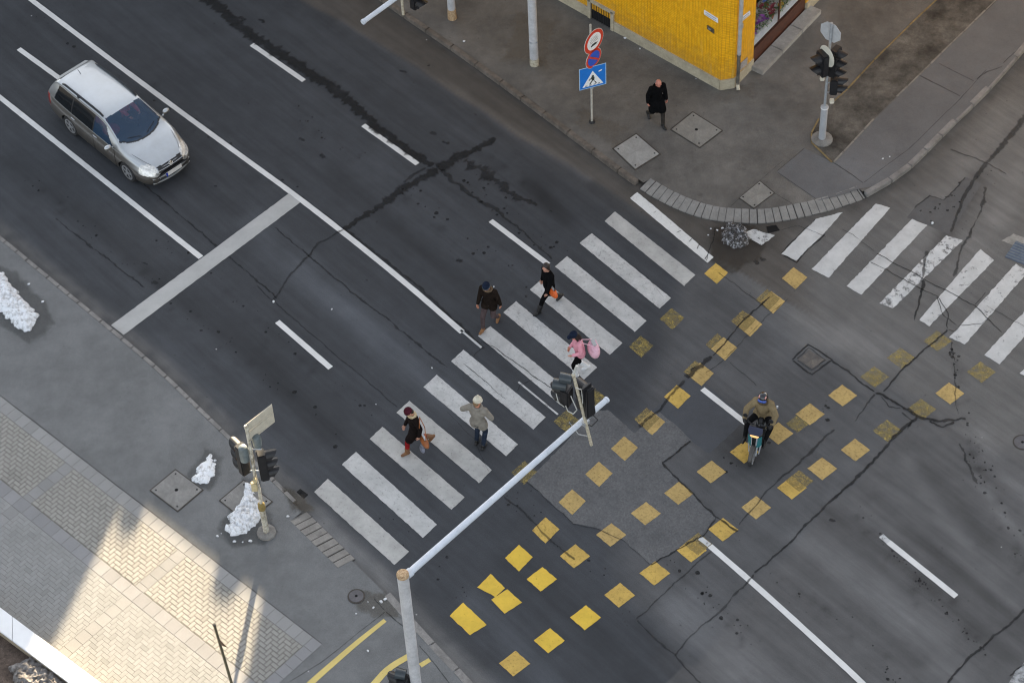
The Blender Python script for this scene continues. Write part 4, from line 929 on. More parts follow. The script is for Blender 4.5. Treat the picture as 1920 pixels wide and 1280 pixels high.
# ------------------------------------------------------------------ street furniture
M_lens_r = mat('red signal lens', (.10, .012, .010), .2); M_lens_a = mat('amber signal lens', (.16, .08, .01), .2); M_lens_g = mat('green signal lens', (.012, .09, .05), .2)
def signal_head(par, pos, deg, nl=3, s=.30, m=None, board=False, dome=False, sw=None):
    """a signal head facing azimuth deg; pos = centre of the housing, in the parent's frame"""
    m = m or M_black; w_h = sw or s * .95
    F = frame(pos, deg); h = nl * s
    mb = MB(); mb.T = F
    mb.box((0, 0, 0), (.20, w_h, h))
    hd = mb.build('signal_head', m, par, bevel=.025)
    if dome:
        mb = MB(); mb.T = F; mb.lathe([(.115, h / 2 - .42), (.12, h / 2 - .05), (.095, h / 2 + .04), (.04, h / 2 + .07)], 16, (-.10, 0, 0)); mb.build('signal_back', M_greyp, hd, smooth=True)
    if board:
        mb = MB(); mb.T = F; mb.box((.02, 0, 0), (.02, w_h + .26, h + .22)); mb.build('backing_board', M_black, hd)
    cols = [M_lens_r, M_lens_a, M_lens_g] if nl == 3 else [M_lens_r, M_lens_g]
    for i in range(nl):
        z = h / 2 - s * (i + .5)
        mb = MB(); mb.T = F @ Matrix.Translation((.101, 0, z)) @ Matrix.Rotation(R(90), 4, 'Y')
        mb.lathe([(s * .36, 0), (s * .30, .02), (s * .15, .03)], 16); mb.build('lens', cols[i], hd, smooth=True)
        vs, fs = [], []; K = 13
        for k in range(K):
            a = R(-20) + R(220) * k / (K - 1); y, zz = math.cos(a) * s * .41, math.sin(a) * s * .41
            ln = .13 + .14 * max(0, math.sin(a))
            for rr, x in ((1, .10), (1, .10 + ln), (.93, .10 + ln), (.93, .10)): vs.append((x, y * rr, z + zz * rr))
        for k in range(K - 1):
            for q in range(4): fs.append((k * 4 + q, k * 4 + (q + 1) % 4, (k + 1) * 4 + (q + 1) % 4, (k + 1) * 4 + q))
        mb = MB(); mb.T = F; mb.add(vs, fs); mb.build('visor', M_black, hd)
    return hd
M_mast = ground_mat('mast paint', (.50, .50, .51), .22, 2.4, .14, bmp=.05, dark=.3); M_arm = ground_mat('arm paint', (.56, .60, .66), .10, 3, .1, bmp=.02)
M_rust = mat('rusty cap', (.44, .33, .20), .8, .45, 25, col2=(.24, .13, .06))
MH = 6.0
def mast(label, foot, toppx, tippx, rad):
    T_ = G(*toppx, MH) if toppx else Vector((foot.x, foot.y, MH)); f_ = Vector((T_.x, T_.y, ZS)); tip = G(*tippx, MH)
    t = thing('signal_mast', label, 'mast', f_)
    L_ = lambda p: Vector(p) - f_
    mb = MB().lathe([(rad * 1.02, 0), (rad, 1.2), (rad, MH - ZS - .02)], 22); mb.build('mast_pole', M_mast, t, smooth=True)
    MB().lathe([(rad * 1.06, MH - ZS - .03), (rad * 1.06, MH - ZS + .03), (rad * .8, MH - ZS + .07), (.03, MH - ZS + .08)], 22).build('mast_cap', M_rust, t, smooth=True)
    MB().lathe([(rad * 1.06, .0), (rad * 1.07, .1), (rad * 1.03, .22), (rad * 1.0, .3)], 22).build('base_sleeve', M_cream, t)
    d = (tip - T_); d.z = 0; dn_ = d.normalized(); a = L_(T_ + dn_ * rad * .9); a.z -= .12; e = L_(tip); e.z -= .06
    mb = MB().tube(a, e, .078, .062, 16); arm = mb.build('mast_arm', M_arm, t, smooth=True)
    MB().tube(e, e + dn_ * .05, .075, .07, 14).build('arm_cap', M_arm, arm, smooth=True); MB().tube(a, a + dn_ * .12, .095, .095, 14).build('arm_socket', M_arm, arm, smooth=True)
    return t, f_, tip, dn_, T_
ms, f1, tip1, d1, T1 = mast('tall pale mast at the bottom edge whose arm reaches over the crosswalk', None, (755, 1077), (1136, 747), .122)
mf, f2, tip2, d2, T2 = mast('light grey mast on the far pavement with an arm over the far kerb', G(1002, 121, ZS), None, (682, 37), .122)
# signals carried by the arm over the crosswalk
pm = G(1093, 784, MH)
sg = thing('hanging_signal', 'pair of black signal heads on a bent cream post clamped to the mast arm', 'traffic light', pm)
ln = Vector((-.15, .02, 1)).normalized()
base_ = Vector((.05, -.11, 0))
MB().tube(base_ + ln * -.78, base_ + ln * 1.60, .036, .036, 12).tube(base_ + ln * 1.58, base_ + ln * 1.63, .045, .02).build('post', M_cream, sg, smooth=True)
MB().box((.03, -.05, -.06), (.16, .16, .10), Matrix.Rotation(R(44), 3, 'Z')).build('clamp', M_galv, sg)
MB().path([base_ + ln * -.5 + Vector((.02, 0, 0)), base_ + ln * -.42 + Vector((-.22, .02, 0)), base_ + ln * -.1 + Vector((-.36, .1, 0))], .012).build('stay', M_galv, sg)
tilt = Matrix.Rotation(R(-8), 4, 'Y')
h1 = signal_head(sg, base_ + ln * .66 + Vector((.17, .04, 0)), 128, 3, .31, sw=.22); h1.location = (0, 0, 0)
mb = MB(); mb.T = frame(base_ + ln * .66 + Vector((.17, .04, 0)), 128) @ Matrix.Rotation(R(-6), 4, 'X'); mb.box((-.01, 0, 0), (.03, .25, 1.1)); mb.build('backing_board', M_black, h1)
h2 = signal_head(sg, base_ + ln * .80 + Vector((-.27, .10, 0)), 150, 2, .27, sw=.27)
h3 = MB(); h3.T = frame(base_ + ln * 1.38 + Vector((-.08, .05, 0)), 165); h3.tube((-.02, 0, .0), (.24, 0, .02), .11, .12, 16); h3.build('signal_visor', mat('blue grey visor', (.035, .045, .052), .35), sg, smooth=True)
h3 = MB(); h3.T = frame(base_ + ln * 1.02 + Vector((-.28, .11, 0)), 165); h3.tube((-.05, 0, .1), (.24, 0, .12), .12, .13, 16); h3.build('signal_visor', MATS['blue grey visor'], sg, smooth=True)
cable = [base_ + ln * 1.2 + Vector((-.02, -.03, 0)), base_ + ln * 1.15 + Vector((.1, -.06, 0)), base_ + ln * .7 + Vector((.05, -.06, 0))]
M_cab = mat('white cable', (.45, .45, .42), .5)
MB().path(cable, .011).build('cable', M_cab, sg, smooth=True)
MB().path([base_ + ln * .95 + Vector((-.16, -.05, 0)), base_ + ln * .55 + Vector((-.10, -.10, 0)), base_ + ln * .42 + Vector((-.20, -.10, 0)), base_ + ln * .5 + Vector((-.30, -.08, 0)), base_ + ln * .68 + Vector((-.32, -.08, 0))], .012).build('cable', M_cab, sg, smooth=True)
MB().path([base_ + ln * 1.0 + Vector((-.46, 0, 0)), base_ + ln * .72 + Vector((-.46, -.02, 0)), base_ + ln * .6 + Vector((-.36, -.04, 0))], .011).build('cable', M_cab, sg, smooth=True)
MB().path([base_ + ln * 1.6, base_ + ln * 1.84 + Vector((.12, .02, 0))], .03).build('cable_duct', M_cab, sg, smooth=True)
# cable loop at the arm tip
q = tip1 - pm - d1 * .5
MB().path([q + Vector((.05, 0, -.1)), q + Vector((.16, -.05, -.22)), q + Vector((.02, -.15, -.3)), q + Vector((-.12, -.16, -.2))], .012).build('cable', M_black, sg)
# signals on the far arm, seen from below the frame edge
pf = G(752, -16, MH)
sf_ = thing('hanging_signal', 'black signal head on a cream post hanging from the far mast arm', 'traffic light', pf)
MB().tube((0, 0, -.78), (0, 0, 1.6), .036, .036, 12).build('post', M_cream, sf_, smooth=True)
signal_head(sf_, (.36, .05, -.05), -45, 3, .36, sw=.32)
# grey mast's neighbour: an old post with a corroded foot
op = G(848, 34, ZS)
t = thing('lamp_post', 'grey post with a corroded yellowish foot at the top edge', 'post', op)
MB().lathe([(.115, .35), (.11, 1.2), (.105, 8.5)], 18).build('post_shaft', M_mast, t, smooth=True)
MB().lathe([(.135, 0), (.13, .08), (.125, .2), (.118, .36)], 18).build('base_sleeve', M_rust, t, smooth=True)
MB().path([(0, 0, 8.4), (-.5, -.5, 8.9), (-1.2, -1.2, 9.0)], .05).build('lamp_arm', M_galv, t); MB().box((-1.3, -1.3, 8.98), (.7, .25, .12), Matrix.Rotation(R(45), 3, 'Z')).build('lamp_head', M_greyp, t, bevel=.03)
MB().box((0, 0, .9), (.245, .245, .05)).build('band', M_galv, mf, bevel=.02)
# signal at the bottom edge, on the near mast
pz = zat(Vector((f1.x, f1.y, ZS)), 1262) - ZS
h = signal_head(ms, (-.27, -.02, pz - .62), 150, 3, .34, M_black, sw=.30)
mb = MB(); mb.T = frame((-.20, .02, pz - .06), 165); mb.tube((.0, 0, 0), (.22, 0, .02), .12, .13, 16); mb.build('signal_visor', mat('blue grey visor', (.035, .045, .052), .35), ms, smooth=True)

# near pavement traffic light
fo = G(500, 999, ZS)
tl = thing('traffic_light', 'weathered cream traffic light pole with two sign backs beside a snow heap', 'traffic light', fo)
MB().lathe([(.24, -.02), (.23, .06), (.15, .09)], 10).build('base_plinth', ground_mat('rough concrete', (.21, .20, .185), .3, 4, .4), tl)
M_wpole = mat('weathered white pole', (.50, .48, .42), .7, .4, 12, col2=(.24, .21, .15))
MB().lathe([(.072, .05), (.07, .95), (.075, .96), (.06, 1.06)], 16).build('lower_tube', M_wpole, tl, smooth=True)
MB().lathe([(.085, .96), (.09, 1.0), (.085, 1.14), (.05, 1.2)], 16).build('collar', mat('ochre collar', (.22, .16, .05), .7, .3, 15), tl, smooth=True)
MB().path([(0, 0, 1.1), (.02, 0, 1.7), (-.02, 0, 2.3), (0, 0, 2.9), (0, 0, 4.02)], [.042, .04, .036, .04, .042], 12).lathe([(.055, 4.0), (.055, 4.06), (.02, 4.08)], 12).build('pole', M_wpole, tl, smooth=True)
signal_head(tl, (-.23, .06, 2.80), 128, 3, .33, M_black, sw=.24, dome=True)
signal_head(tl, (.21, -.02, 2.64), 12, 3, .31, M_black, sw=.26)
mb = MB(); mb.T = frame((.16, .1, 3.42), 100); mb.lathe([(.10, -.2), (.11, .06), (.09, .13), (.04, .16)], 16); mb.build('signal_back', M_greyp, tl, smooth=True)
MB().box((-.06, -.09, 1.95), (.14, .10, .30)).box((-.02, -.11, 2.2), (.08, .08, .16)).build('push_button_box', mat('yellowed box', (.50, .43, .26), .5, .25, 14), tl, bevel=.015)
MB().tube((-.3, .05, 3.2), (.25, 0, 3.2), .018).tube((-.3, .05, 2.4), (.25, 0, 2.4), .018).build('bracket', M_galv, tl)
# the two sign backs: vertical plates running along azimuth 44
a_ = azv(44); nb_ = azv(-46)
zt = [zat(fo, 786), zat(fo, 804)]
for zc_, hh in ((3.98, .27), (3.66, .33)):
    A_ = a_ * .03; B_ = a_ * .80
    MB().slab([A_ + Vector((0, 0, zc_ - hh / 2)), B_ + Vector((0, 0, zc_ - hh / 2)), B_ + Vector((0, 0, zc_ + hh / 2)), A_ + Vector((0, 0, zc_ + hh / 2))], nb_ * -.012).build('sign_plate', mat('sign back', (.52, .48, .39), .5, .12, 8), tl)
    for zz in (-.5, .5):
        MB().box(a_ * .41 + nb_ * .012 + Vector((0, 0, zc_ + zz * (hh - .05))), (.74, .02, .022), Matrix.Rotation(R(44), 3, 'Z')).build('stiffener', MATS['sign back'], tl)

# far traffic light with sign backs
fo = G(1541, 262, ZS)
tr = thing('traffic_light', 'grey traffic light with two round sign backs at the end of the soil strip', 'traffic light', fo)
MB().lathe([(.30, -.01), (.29, .05), (.16, .08)], 16).build('base_plinth', ground_mat('rough concrete', (.21, .20, .185), .3, 4, .4), tr)
MB().lathe([(.098, .04), (.096, 1.18), (.105, 1.19), (.105, 1.23), (.05, 1.27)], 18).build('lower_tube', ground_mat('mast grey', (.36, .37, .385), .1, 3, .1), tr, smooth=True)
MB().tube((0, 0, 1.2), (0, 0, 4.2), .038, .036, 14).build('pole', M_galv, tr, smooth=True)
MB().lathe([(.107, 1.19), (.107, 1.23)], 18).build('collar', mat('bright collar', (.7, .7, .7), .4), tr)
signal_head(tr, (-.17, -.06, 2.86), 205, 2, .36, M_black, sw=.38)
signal_head(tr, (.17, .0, 2.84), -40, 3, .31, M_black, sw=.33)
signal_head(tr, (.20, .02, 1.98), -10, 2, .27, M_black, sw=.26)
MB().box((-.14, -.06, 2.32), (.12, .10, .12)).build('junction_box', mat('cream box', (.62, .58, .48), .5), tr, bevel=.015); MB().box((.17, -.05, 1.47), (.12, .10, .13)).build('junction_box', mat('cream box', (.62, .58, .48), .5), tr, bevel=.015)
MB().tube((-.26, 0, 3.05), (.24, 0, 3.05), .016).tube((0, 0, 2.1), (.22, .02, 2.1), .016).tube((0, 0, 1.75), (.22, .02, 1.75), .016).build('bracket', M_galv, tr)
def disc(par, pos, deg, rad, m, name, nseg=32, th=.008, rot=0, rim=None):
    F = frame(pos, deg) @ Matrix.Rotation(R(90), 4, 'Y')
    mb = MB(); mb.T = F
    vs = [(rad * math.cos(rot + 2 * math.pi * i / nseg), rad * math.sin(rot + 2 * math.pi * i / nseg)) for i in range(nseg)]
    mb.prism(vs, -th, 0); return mb.build(name, m, par)
disc(tr, (-.07, -.10, zat(fo, 99) - ZS - .03), 208, .31, mat('cream sign back', (.60, .58, .49), .5, .08, 6), 'round_sign')
o8 = disc(tr, (.0, .05, zat(fo, 66) - ZS + .05), 230, .33, mat('grey sign back', (.42, .425, .43), .45, .12, 6), 'octagonal_sign', 8, .008, R(22.5))
MB().box((.0, .03, zat(fo, 66) - ZS + .05), (.05, .05, .5), Matrix.Rotation(R(50), 3, 'Z')).build('sign_bracket', M_galv, tr)

# sign post with three signs
fo = G(1110, 229, ZS)
sp_ = thing('sign_post', 'sign post with blue crossing sign, no stopping sign and red ringed sign', 'road sign', fo)
MB().tube((0, 0, 0), (0, 0, 3.55), .032, .03, 12).build('pole', mat('pale sign pole', (.46, .43, .37), .5, .25, 12), sp_, smooth=True)
MB().lathe([(.09, 0), (.085, .03), (.04, .05)], 12).build('base_collar', M_dark, sp_)
SF = azv(-45)
M_sr = mat('sign red', (.62, .055, .025), .4, .08); M_sw = mat('sign white', (.80, .80, .78), .4, .05); M_sb = mat('sign blue', (.012, .17, .58), .4, .06); M_sb2 = mat('sign ultramarine', (.035, .10, .52), .4, .1); M_sk = mat('sign black', (.03, .04, .035), .5); M_srim = mat('sign pale rim', (.60, .55, .52), .5)
z1 = zat(fo, 78) - ZS; z2 = zat(fo, 109) - ZS; z3 = zat(fo, 142) - ZS
pt = SF * .06 + azv(45) * .06 + Vector((0, 0, z1))
s1 = disc(sp_, pt, -45, .385, M_srim, 'prohibition_sign'); disc(s1, pt + SF * .004, -45, .37, M_sr, 'red_ring'); disc(s1, pt + SF * .008, -45, .27, M_sw, 'white_field')
def onface(par, pos, deg, quads, m, name, off):
    F = frame(pos, deg); mb = MB(); mb.T = F
    for q in quads: mb.slab([(off, x, z) for x, z in q], (-.002, 0, 0))
    return mb.build(name, m, par)
bar = lambda y0, y1, z0, z1: [(y0, z0), (y1, z0), (y1, z1), (y0, z1)]
onface(s1, pt, -45, [bar(-.15, .13, .10, .125), bar(-.17, .16, .045, .07), bar(-.15, .15, -.01, .015), bar(-.13, .12, .155, .17)], mat('faint sign lettering', (.42, .42, .40), .6), 'lettering', .011)
onface(s1, pt, -45, [bar(-.13, .10, -.135, -.085), bar(-.10, .06, -.085, -.06), [(.10, -.12), (.15, -.10), (.10, -.08)]], M_sk, 'symbol', .0115)
pt = SF * .06 + azv(45) * .04 + Vector((0, 0, z2))
s2 = disc(sp_, pt, -45, .315, M_srim, 'no_stopping_sign'); disc(s2, pt + SF * .004, -45, .30, M_sr, 'red_ring'); disc(s2, pt + SF * .008, -45, .235, M_sb2, 'blue_field')
onface(s2, pt, -45, [[(-.20, .13), (-.16, .17), (.20, -.13), (.16, -.17)]], M_sr, 'red_bar', .011)
A16 = -74; pt = azv(A16) * .06 + azv(16) * .02 + Vector((0, 0, z3)); hw_ = .385
s3 = onface(sp_, pt, A16, [bar(-hw_, hw_, -hw_, hw_)], mat('sign light blue rim', (.42, .60, .78), .4), 'crossing_sign', .0)
onface(s3, pt, A16, [bar(-hw_ + .02, hw_ - .02, -hw_ + .02, hw_ - .02)], M_sb, 'blue_field', .003)
onface(s3, pt, A16, [[(-.30, -.31), (.30, -.31), (0, .22)]], M_sw, 'white_triangle', .006)
person_px = [[(-.03, .06), (.03, .06), (.035, .0), (-.035, .0)], [(-.05, .0), (.05, -.01), (.04, -.14), (-.03, -.12)], [(.02, -.12), (.04, -.14), (.12, -.24), (.08, -.25)], [(-.03, -.12), (.0, -.13), (-.07, -.25), (-.11, -.24)], [(-.05, -.02), (-.12, -.09), (-.10, -.11), (-.04, -.05)]] + [bar(-.22 + i * .12, -.16 + i * .12, -.29, -.265) for i in range(4)]
onface(s3, pt, A16, person_px, M_sk, 'pedestrian_symbol', .009)
onface(s3, pt, A16, [[(.27, .20), (.17, .17), (.17, .13), (.26, .16)]], M_sw, 'sticker', .006)
MB().box((0, 0, z3 - .42), (.10, .10, .04)).box((0, 0, z3 + .3), (.09, .09, .03)).build('sign_clip', M_galv, sp_)

# thin post at the bottom edge
tp = G(402, 1171, 2.6)
t = thing('thin_post', 'thin dark olive post standing in the sunlit paving at the bottom edge', 'post', Vector((tp.x + .04, tp.y, .12)))
M_ol = mat('olive steel', (.09, .08, .05), .5, .3, 12)
MB().tube((0.05, 0, 0), (-.04, 0, 2.48), .034, .03, 12).build('post_shaft', M_ol, t, smooth=True)
MB().lathe([(.04, 0), (.042, .03), (.03, .04)], 12, (-.04, 0, 2.47)).build('post_cap', M_black, t)
MB().slab([(-.02, -.02, 2.0), (.10, -.06, 1.78), (.15, -.08, 1.70), (.05, -.05, 1.72), (-.01, -.02, 1.8)], (0, .012, 0)).build('fin', mat('brown fin', (.12, .075, .05), .7), t)

# ------------------------------------------------------------------ organic shapes: union of limbs, re-surfaced as one skin
def blob(name, prims, m, parent=None, voxel=.012, smooth=3, clipz=None):
    bm = bmesh.new()
    for p in prims:
        if p[0] == 'cap':
            _, a, b_, ra, rb_ = p[:5]; a, b_ = Vector(a), Vector(b_); d = b_ - a; L = d.length
            for c_, r_ in ((a, ra), (b_, rb_)):
                bmesh.ops.create_icosphere(bm, subdivisions=2, radius=r_, matrix=Matrix.Translation(c_))
            if L > 1e-4:
                q = d.to_track_quat('Z', 'Y').to_matrix().to_4x4()
                bmesh.ops.create_cone(bm, cap_ends=True, segments=16, radius1=ra, radius2=rb_, depth=L, matrix=Matrix.Translation((a + b_) / 2) @ q)
        elif p[0] == 'ell':
            _, c_, rad = p[:3]; M_ = p[3] if len(p) > 3 else Matrix.Identity(4)
            bmesh.ops.create_icosphere(bm, subdivisions=3, radius=1, matrix=Matrix.Translation(Vector(c_)) @ M_.to_4x4() @ Matrix.Diagonal((*rad, 1)))
        elif p[0] == 'box':
            _, c_, d = p[:3]; M_ = p[3] if len(p) > 3 else Matrix.Identity(4)
            bmesh.ops.create_cube(bm, size=1, matrix=Matrix.Translation(Vector(c_)) @ M_.to_4x4() @ Matrix.Diagonal((*d, 1)))
    me = bpy.data.meshes.new('tmp'); bm.to_mesh(me); bm.free()
    o = link(bpy.data.objects.new('tmp', me))
    r_ = o.modifiers.new('r', 'REMESH'); r_.mode = 'VOXEL'; r_.voxel_size = voxel
    s_ = o.modifiers.new('s', 'SMOOTH'); s_.factor = .5; s_.iterations = smooth
    dg = bpy.context.evaluated_depsgraph_get(); dg.update()
    me2 = bpy.data.meshes.new_from_object(o.evaluated_get(dg)); bpy.data.objects.remove(o); bpy.data.meshes.remove(me)
    me2.name = name; me2.materials.clear()
    if clipz is not None:
        for v in me2.vertices:
            if v.co.z < clipz: v.co.z = clipz
    return meshobj(name, me2, m, parent, smooth=True)

# ------------------------------------------------------------------ people
def ik(a, b_, l1, l2, pole):
    d = b_ - a; L = min(d.length, (l1 + l2) * .999); u = d.normalized()
    x = (l1 * l1 - l2 * l2 + L * L) / (2 * L); h = math.sqrt(max(0, l1 * l1 - x * x))
    p = (pole - u * pole.dot(u)); p = p.normalized() if p.length > 1e-5 else u.orthogonal().normalized()
    return a + u * x + p * h, a + u * L
def hand_prims(wr, d, palm_n, curl, side):
    """palm, four fingers of different length and a thumb leaving the side of the palm"""
    d = d.normalized(); n = (palm_n - d * palm_n.dot(d)).normalized(); w = d.cross(n) * side
    P = [('ell', wr + d * .045, (.047, .040, .018), Matrix((d, w, n)).transposed())]
    for i, (off, ln) in enumerate(((-.030, .068), (-.010, .078), (.010, .072), (.029, .056))):
        r_ = wr + d * .082 + w * off
        d1 = (d * math.cos(curl * .6) + n * math.sin(curl * .6)).normalized(); d2 = (d * math.cos(curl * 1.5) + n * math.sin(curl * 1.5)).normalized()
        k = r_ + d1 * ln * .5; P += [('cap', r_ - d * .02, k, .0092, .0088), ('cap', k, k + d2 * ln * .5, .0086, .0072)]
    tb = wr + d * .022 - w * .036; t1 = tb + (d * .55 - w * .65 + n * .35).normalized() * .036; t2 = t1 + (d * .85 - w * .1 + n * .5).normalized() * .030
    P += [('cap', tb, t1, .012, .010), ('cap', t1, t2, .0098, .0078)]
    return P
def person(label, loc, deg, H, pose, fit, group=None, seat=None):
    k = H / 1.72; t = thing('person', label, 'person', loc, R(deg), group)
    V = lambda *a: Vector(a) * k
    lean = pose.get('lean', .05); hipz = pose.get('hip', .915); sx = pose.get('hipx', 0)
    hip = V(sx, 0, hipz); up = Vector((math.sin(lean), 0, math.cos(lean))); ch_ = hip + up * .30 * k; nk = hip + up * .545 * k
    twist = pose.get('twist', 0)
    sdir = Vector((math.sin(-twist), math.cos(twist), 0))
    shl = {s: hip + up * .485 * k + sdir * (s * .178 * k) + Vector((-.01, 0, 0)) for s in (1, -1)}
    hl = pose.get('headlean', lean + .15); hd = nk + Vector((math.sin(hl), 0, math.cos(hl))) * .155 * k + Vector((.012, 0, 0))
    yaw = pose.get('yaw', 0); HM = Matrix.Rotation(yaw, 3, 'Z') @ Matrix.Rotation(hl + pose.get('nod', .1), 3, 'Y')
    X = lambda x, y, z: hd + HM @ (Vector((x, y, z)) * k)
    hips = {s: hip + Vector((0, s * .088 * k, -.02 * k)) for s in (1, -1)}
    ank = {1: V(*pose['footL']), -1: V(*pose['footR'])}; kn = {}
    for s in (1, -1): kn[s], ank[s] = ik(hips[s], ank[s], .43 * k, .425 * k, Vector((1, s * pose.get('knee_out', .08), .15)))
    hn = {1: pose.get('handL', (.05, .30, .80)), -1: pose.get('handR', (.05, -.30, .80))}; el, wr = {}, {}
    for s in (1, -1):
        el[s], wr[s] = ik(shl[s], V(*hn[s]), .29 * k, .25 * k, Vector((-1, s * pose.get('elbow_out', .6), -.25)))
    B = [('ell', hip + up * .02, (.125 * k, .165 * k, .13 * k)), ('cap', hip + up * .08 * k, ch_, .12 * k, .125 * k), ('ell', ch_ + up * .06 * k, (.115 * k, .17 * k, .16 * k)), ('cap', ch_ + up * .15 * k, nk, .09 * k, .058 * k), ('cap', nk, hd - HM @ V(0, 0, .05), .056 * k, .052 * k)]
    B += [('ell', X(0, 0, .03), (.098 * k, .078 * k, .105 * k), HM), ('ell', X(.025, 0, -.055), (.068 * k, .058 * k, .070 * k), HM), ('cap', X(.088, 0, .025), X(.108, 0, -.018), .011 * k, .015 * k), ('ell', X(.082, 0, -.062), (.014 * k, .026 * k, .009 * k), HM), ('ell', X(.075, 0, -.098), (.022 * k, .024 * k, .018 * k), HM)]
    for s in (1, -1): B += [('ell', X(-.005, s * .080, .0), (.020 * k, .010 * k, .032 * k), HM), ('ell', X(.083, s * .034, .045), (.018 * k, .024 * k, .008 * k), HM)]
    for s in (1, -1):
        B += [('cap', shl[s], el[s], .052 * k, .040 * k), ('cap', el[s], wr[s], .040 * k, .026 * k), ('cap', hips[s], kn[s], .082 * k, .052 * k), ('cap', kn[s], ank[s], .054 * k, .036 * k), ('cap', ch_ + up * .13 * k, shl[s], .07 * k, .055 * k)]
        B += hand_prims(wr[s], (wr[s] - el[s]) * .8 + Vector((0, 0, -.05)), Vector((pose.get('palm', .2), -s, 0)), pose.get('curl', .8), s)
        RF = Matrix.Rotation(pose.get('toeL' if s == 1 else 'toeR', 0), 3, 'Y'); B += [('cap', ank[s] + RF @ Vector((0, 0, -.03 * k)), ank[s] + RF @ Vector((.12 * k, s * .01, -.05 * k)), .034 * k, .024 * k)]
    blob('body', B, fit['skin'], t, .0085, 2)
    # clothes
    cw_ = fit.get('bulk', 1.0); sl = .017 * cw_; hem = fit.get('hem', .16); C = []
    C += [('ell', hip + up * .06 * k, ((.125 + sl) * k, (.168 + sl) * k, .14 * k)), ('cap', hip + up * .08 * k, ch_, (.128 + sl) * k, (.134 + sl) * k), ('ell', ch_ + up * .06 * k, ((.122 + sl) * k, (.182 + sl) * k, .175 * k)), ('cap', ch_ + up * .16 * k, nk - up * .035 * k, .10 * k, .075 * k)]
    for s in (1, -1):
        C += [('cap', shl[s], el[s], (.064 + sl * .8) * k, (.053 + sl * .7) * k), ('cap', el[s], wr[s] + (el[s] - wr[s]).normalized() * .012, (.053 + sl * .7) * k, (.038 + sl * .6) * k), ('cap', ch_ + up * .13 * k, shl[s], (.078 + sl) * k, (.066 + sl) * k)]
        if hem > 0:
            q = hips[s].lerp(kn[s], min(1, hem / .43)); C += [('cap', hips[s] + Vector((0, 0, .05)), q, (.105 + sl) * k, (.10 + sl * 1.3) * k)]
    if hem > .25: C += [('cap', hip, (hips[1].lerp(kn[1], hem / .5) + hips[-1].lerp(kn[-1], hem / .5)) / 2, .15 * k, .15 * k)]
    coat = blob('coat', C, fit['coat'], t, .014, 3)
    T_ = []
    for s in (1, -1): T_ += [('cap', hips[s], kn[s], .098 * k, .070 * k), ('cap', kn[s], ank[s] + (kn[s] - ank[s]).normalized() * .03, .068 * k, .052 * k)]
    T_ += [('ell', hip, (.128 * k, .165 * k, .11 * k))]
    if fit.get('trousers'): blob('trousers', T_, fit['trousers'], t, .014, 3)
    for s in (1, -1):
        pitch = pose.get('toeL' if s == 1 else 'toeR', 0); a = ank[s]; RM = Matrix.Rotation(pitch, 3, 'Y')
        Y = lambda x, y, z: a + RM @ (Vector((x, y, z)) * k)
        S_ = [('cap', Y(-.045, 0, -.045), Y(.05, 0, -.045), .042, .046), ('cap', Y(.05, 0, -.048), Y(.15, s * .012, -.055), .046, .036), ('cap', Y(0, 0, -.03), Y(0, 0, .04), .046, .048)]
        if fit.get('boot'):
            u_ = (kn[s] - a).normalized(); S_ += [('cap', a, a + u_ * fit['boot'] * k, .058 * k, .072 * k)]
        blob('shoe', S_, fit['shoe'] if not (fit.get('shoe2') and s == -1) else fit['shoe2'], t, .010, 2, .002 if pitch == 0 else None)
    for s in (1, -1):
        bpy_eye = MB().lathe([(.001, -.011 * k), (.011 * k, 0), (.001, .011 * k)], 8, X(.083, s * .033, .026)); bpy_eye.build('eye', mat('dark eye', (.03, .02, .018), .3), t, smooth=True)
    MB().slab([X(.088, -.024, -.066), X(.098, 0, -.068), X(.088, .024, -.066), X(.09, 0, -.060)], HM @ Vector((.004, 0, 0))).build('mouth', mat('lips', (.30, .09, .08), .5), t)
    if fit.get('hair'):
        Hh = [('ell', X(-.018, 0, .045), (.102 * k, .090 * k, .105 * k), HM), ('ell', X(-.045, 0, -.02), (.066 * k, .085 * k, .09 * k), HM)]
        if fit.get('long'): Hh += [('cap', X(-.07, 0, -.02), X(-.075, 0, -fit['long']), .075 * k, .065 * k)] + [('cap', X(-.01, s * .075, .02), X(-.005, s * .085, -fit['long'] * .8), .030 * k, .028 * k) for s in (1, -1)]
        blob('hair', Hh, fit['hair'], t, .011, 2)
    if fit.get('fringe'):
        Hh = [('ell', X(-.055, 0, -.01), (.052 * k, .088 * k, .075 * k), HM)]; blob('hair', Hh, fit['fringe'], t, .011, 2)
    if fit.get('hat'):
        Hh = [('ell', X(-.008, 0, .075), (.112 * k, .098 * k, .085 * k), HM), ('cap', X(-.03, 0, .06), X(-.015, 0, .135), .07 * k, .055 * k)]
        ho = blob('hat', Hh, fit['hat'], t, .010, 2)
        br_ = [('cap', X(.105 * math.cos(q), .094 * math.sin(q), .045), X(.105 * math.cos(q + .4), .094 * math.sin(q + .4), .045), .018 * k, .018 * k) for q in [i * .4 for i in range(16)]]
        blob('hat_band', br_, fit.get('band', fit['hat']), ho, .010, 1)
        if fit.get('brim'): blob('brim', [('ell', X(.12, 0, .05), (.075 * k, .08 * k, .014 * k), HM)], fit['hat'], ho, .009, 1)
        if fit.get('bobble'): blob('bobble', [('ell', X(-.02, 0, .19), (.035, .035, .035))], fit['hat'], ho, .01, 1)
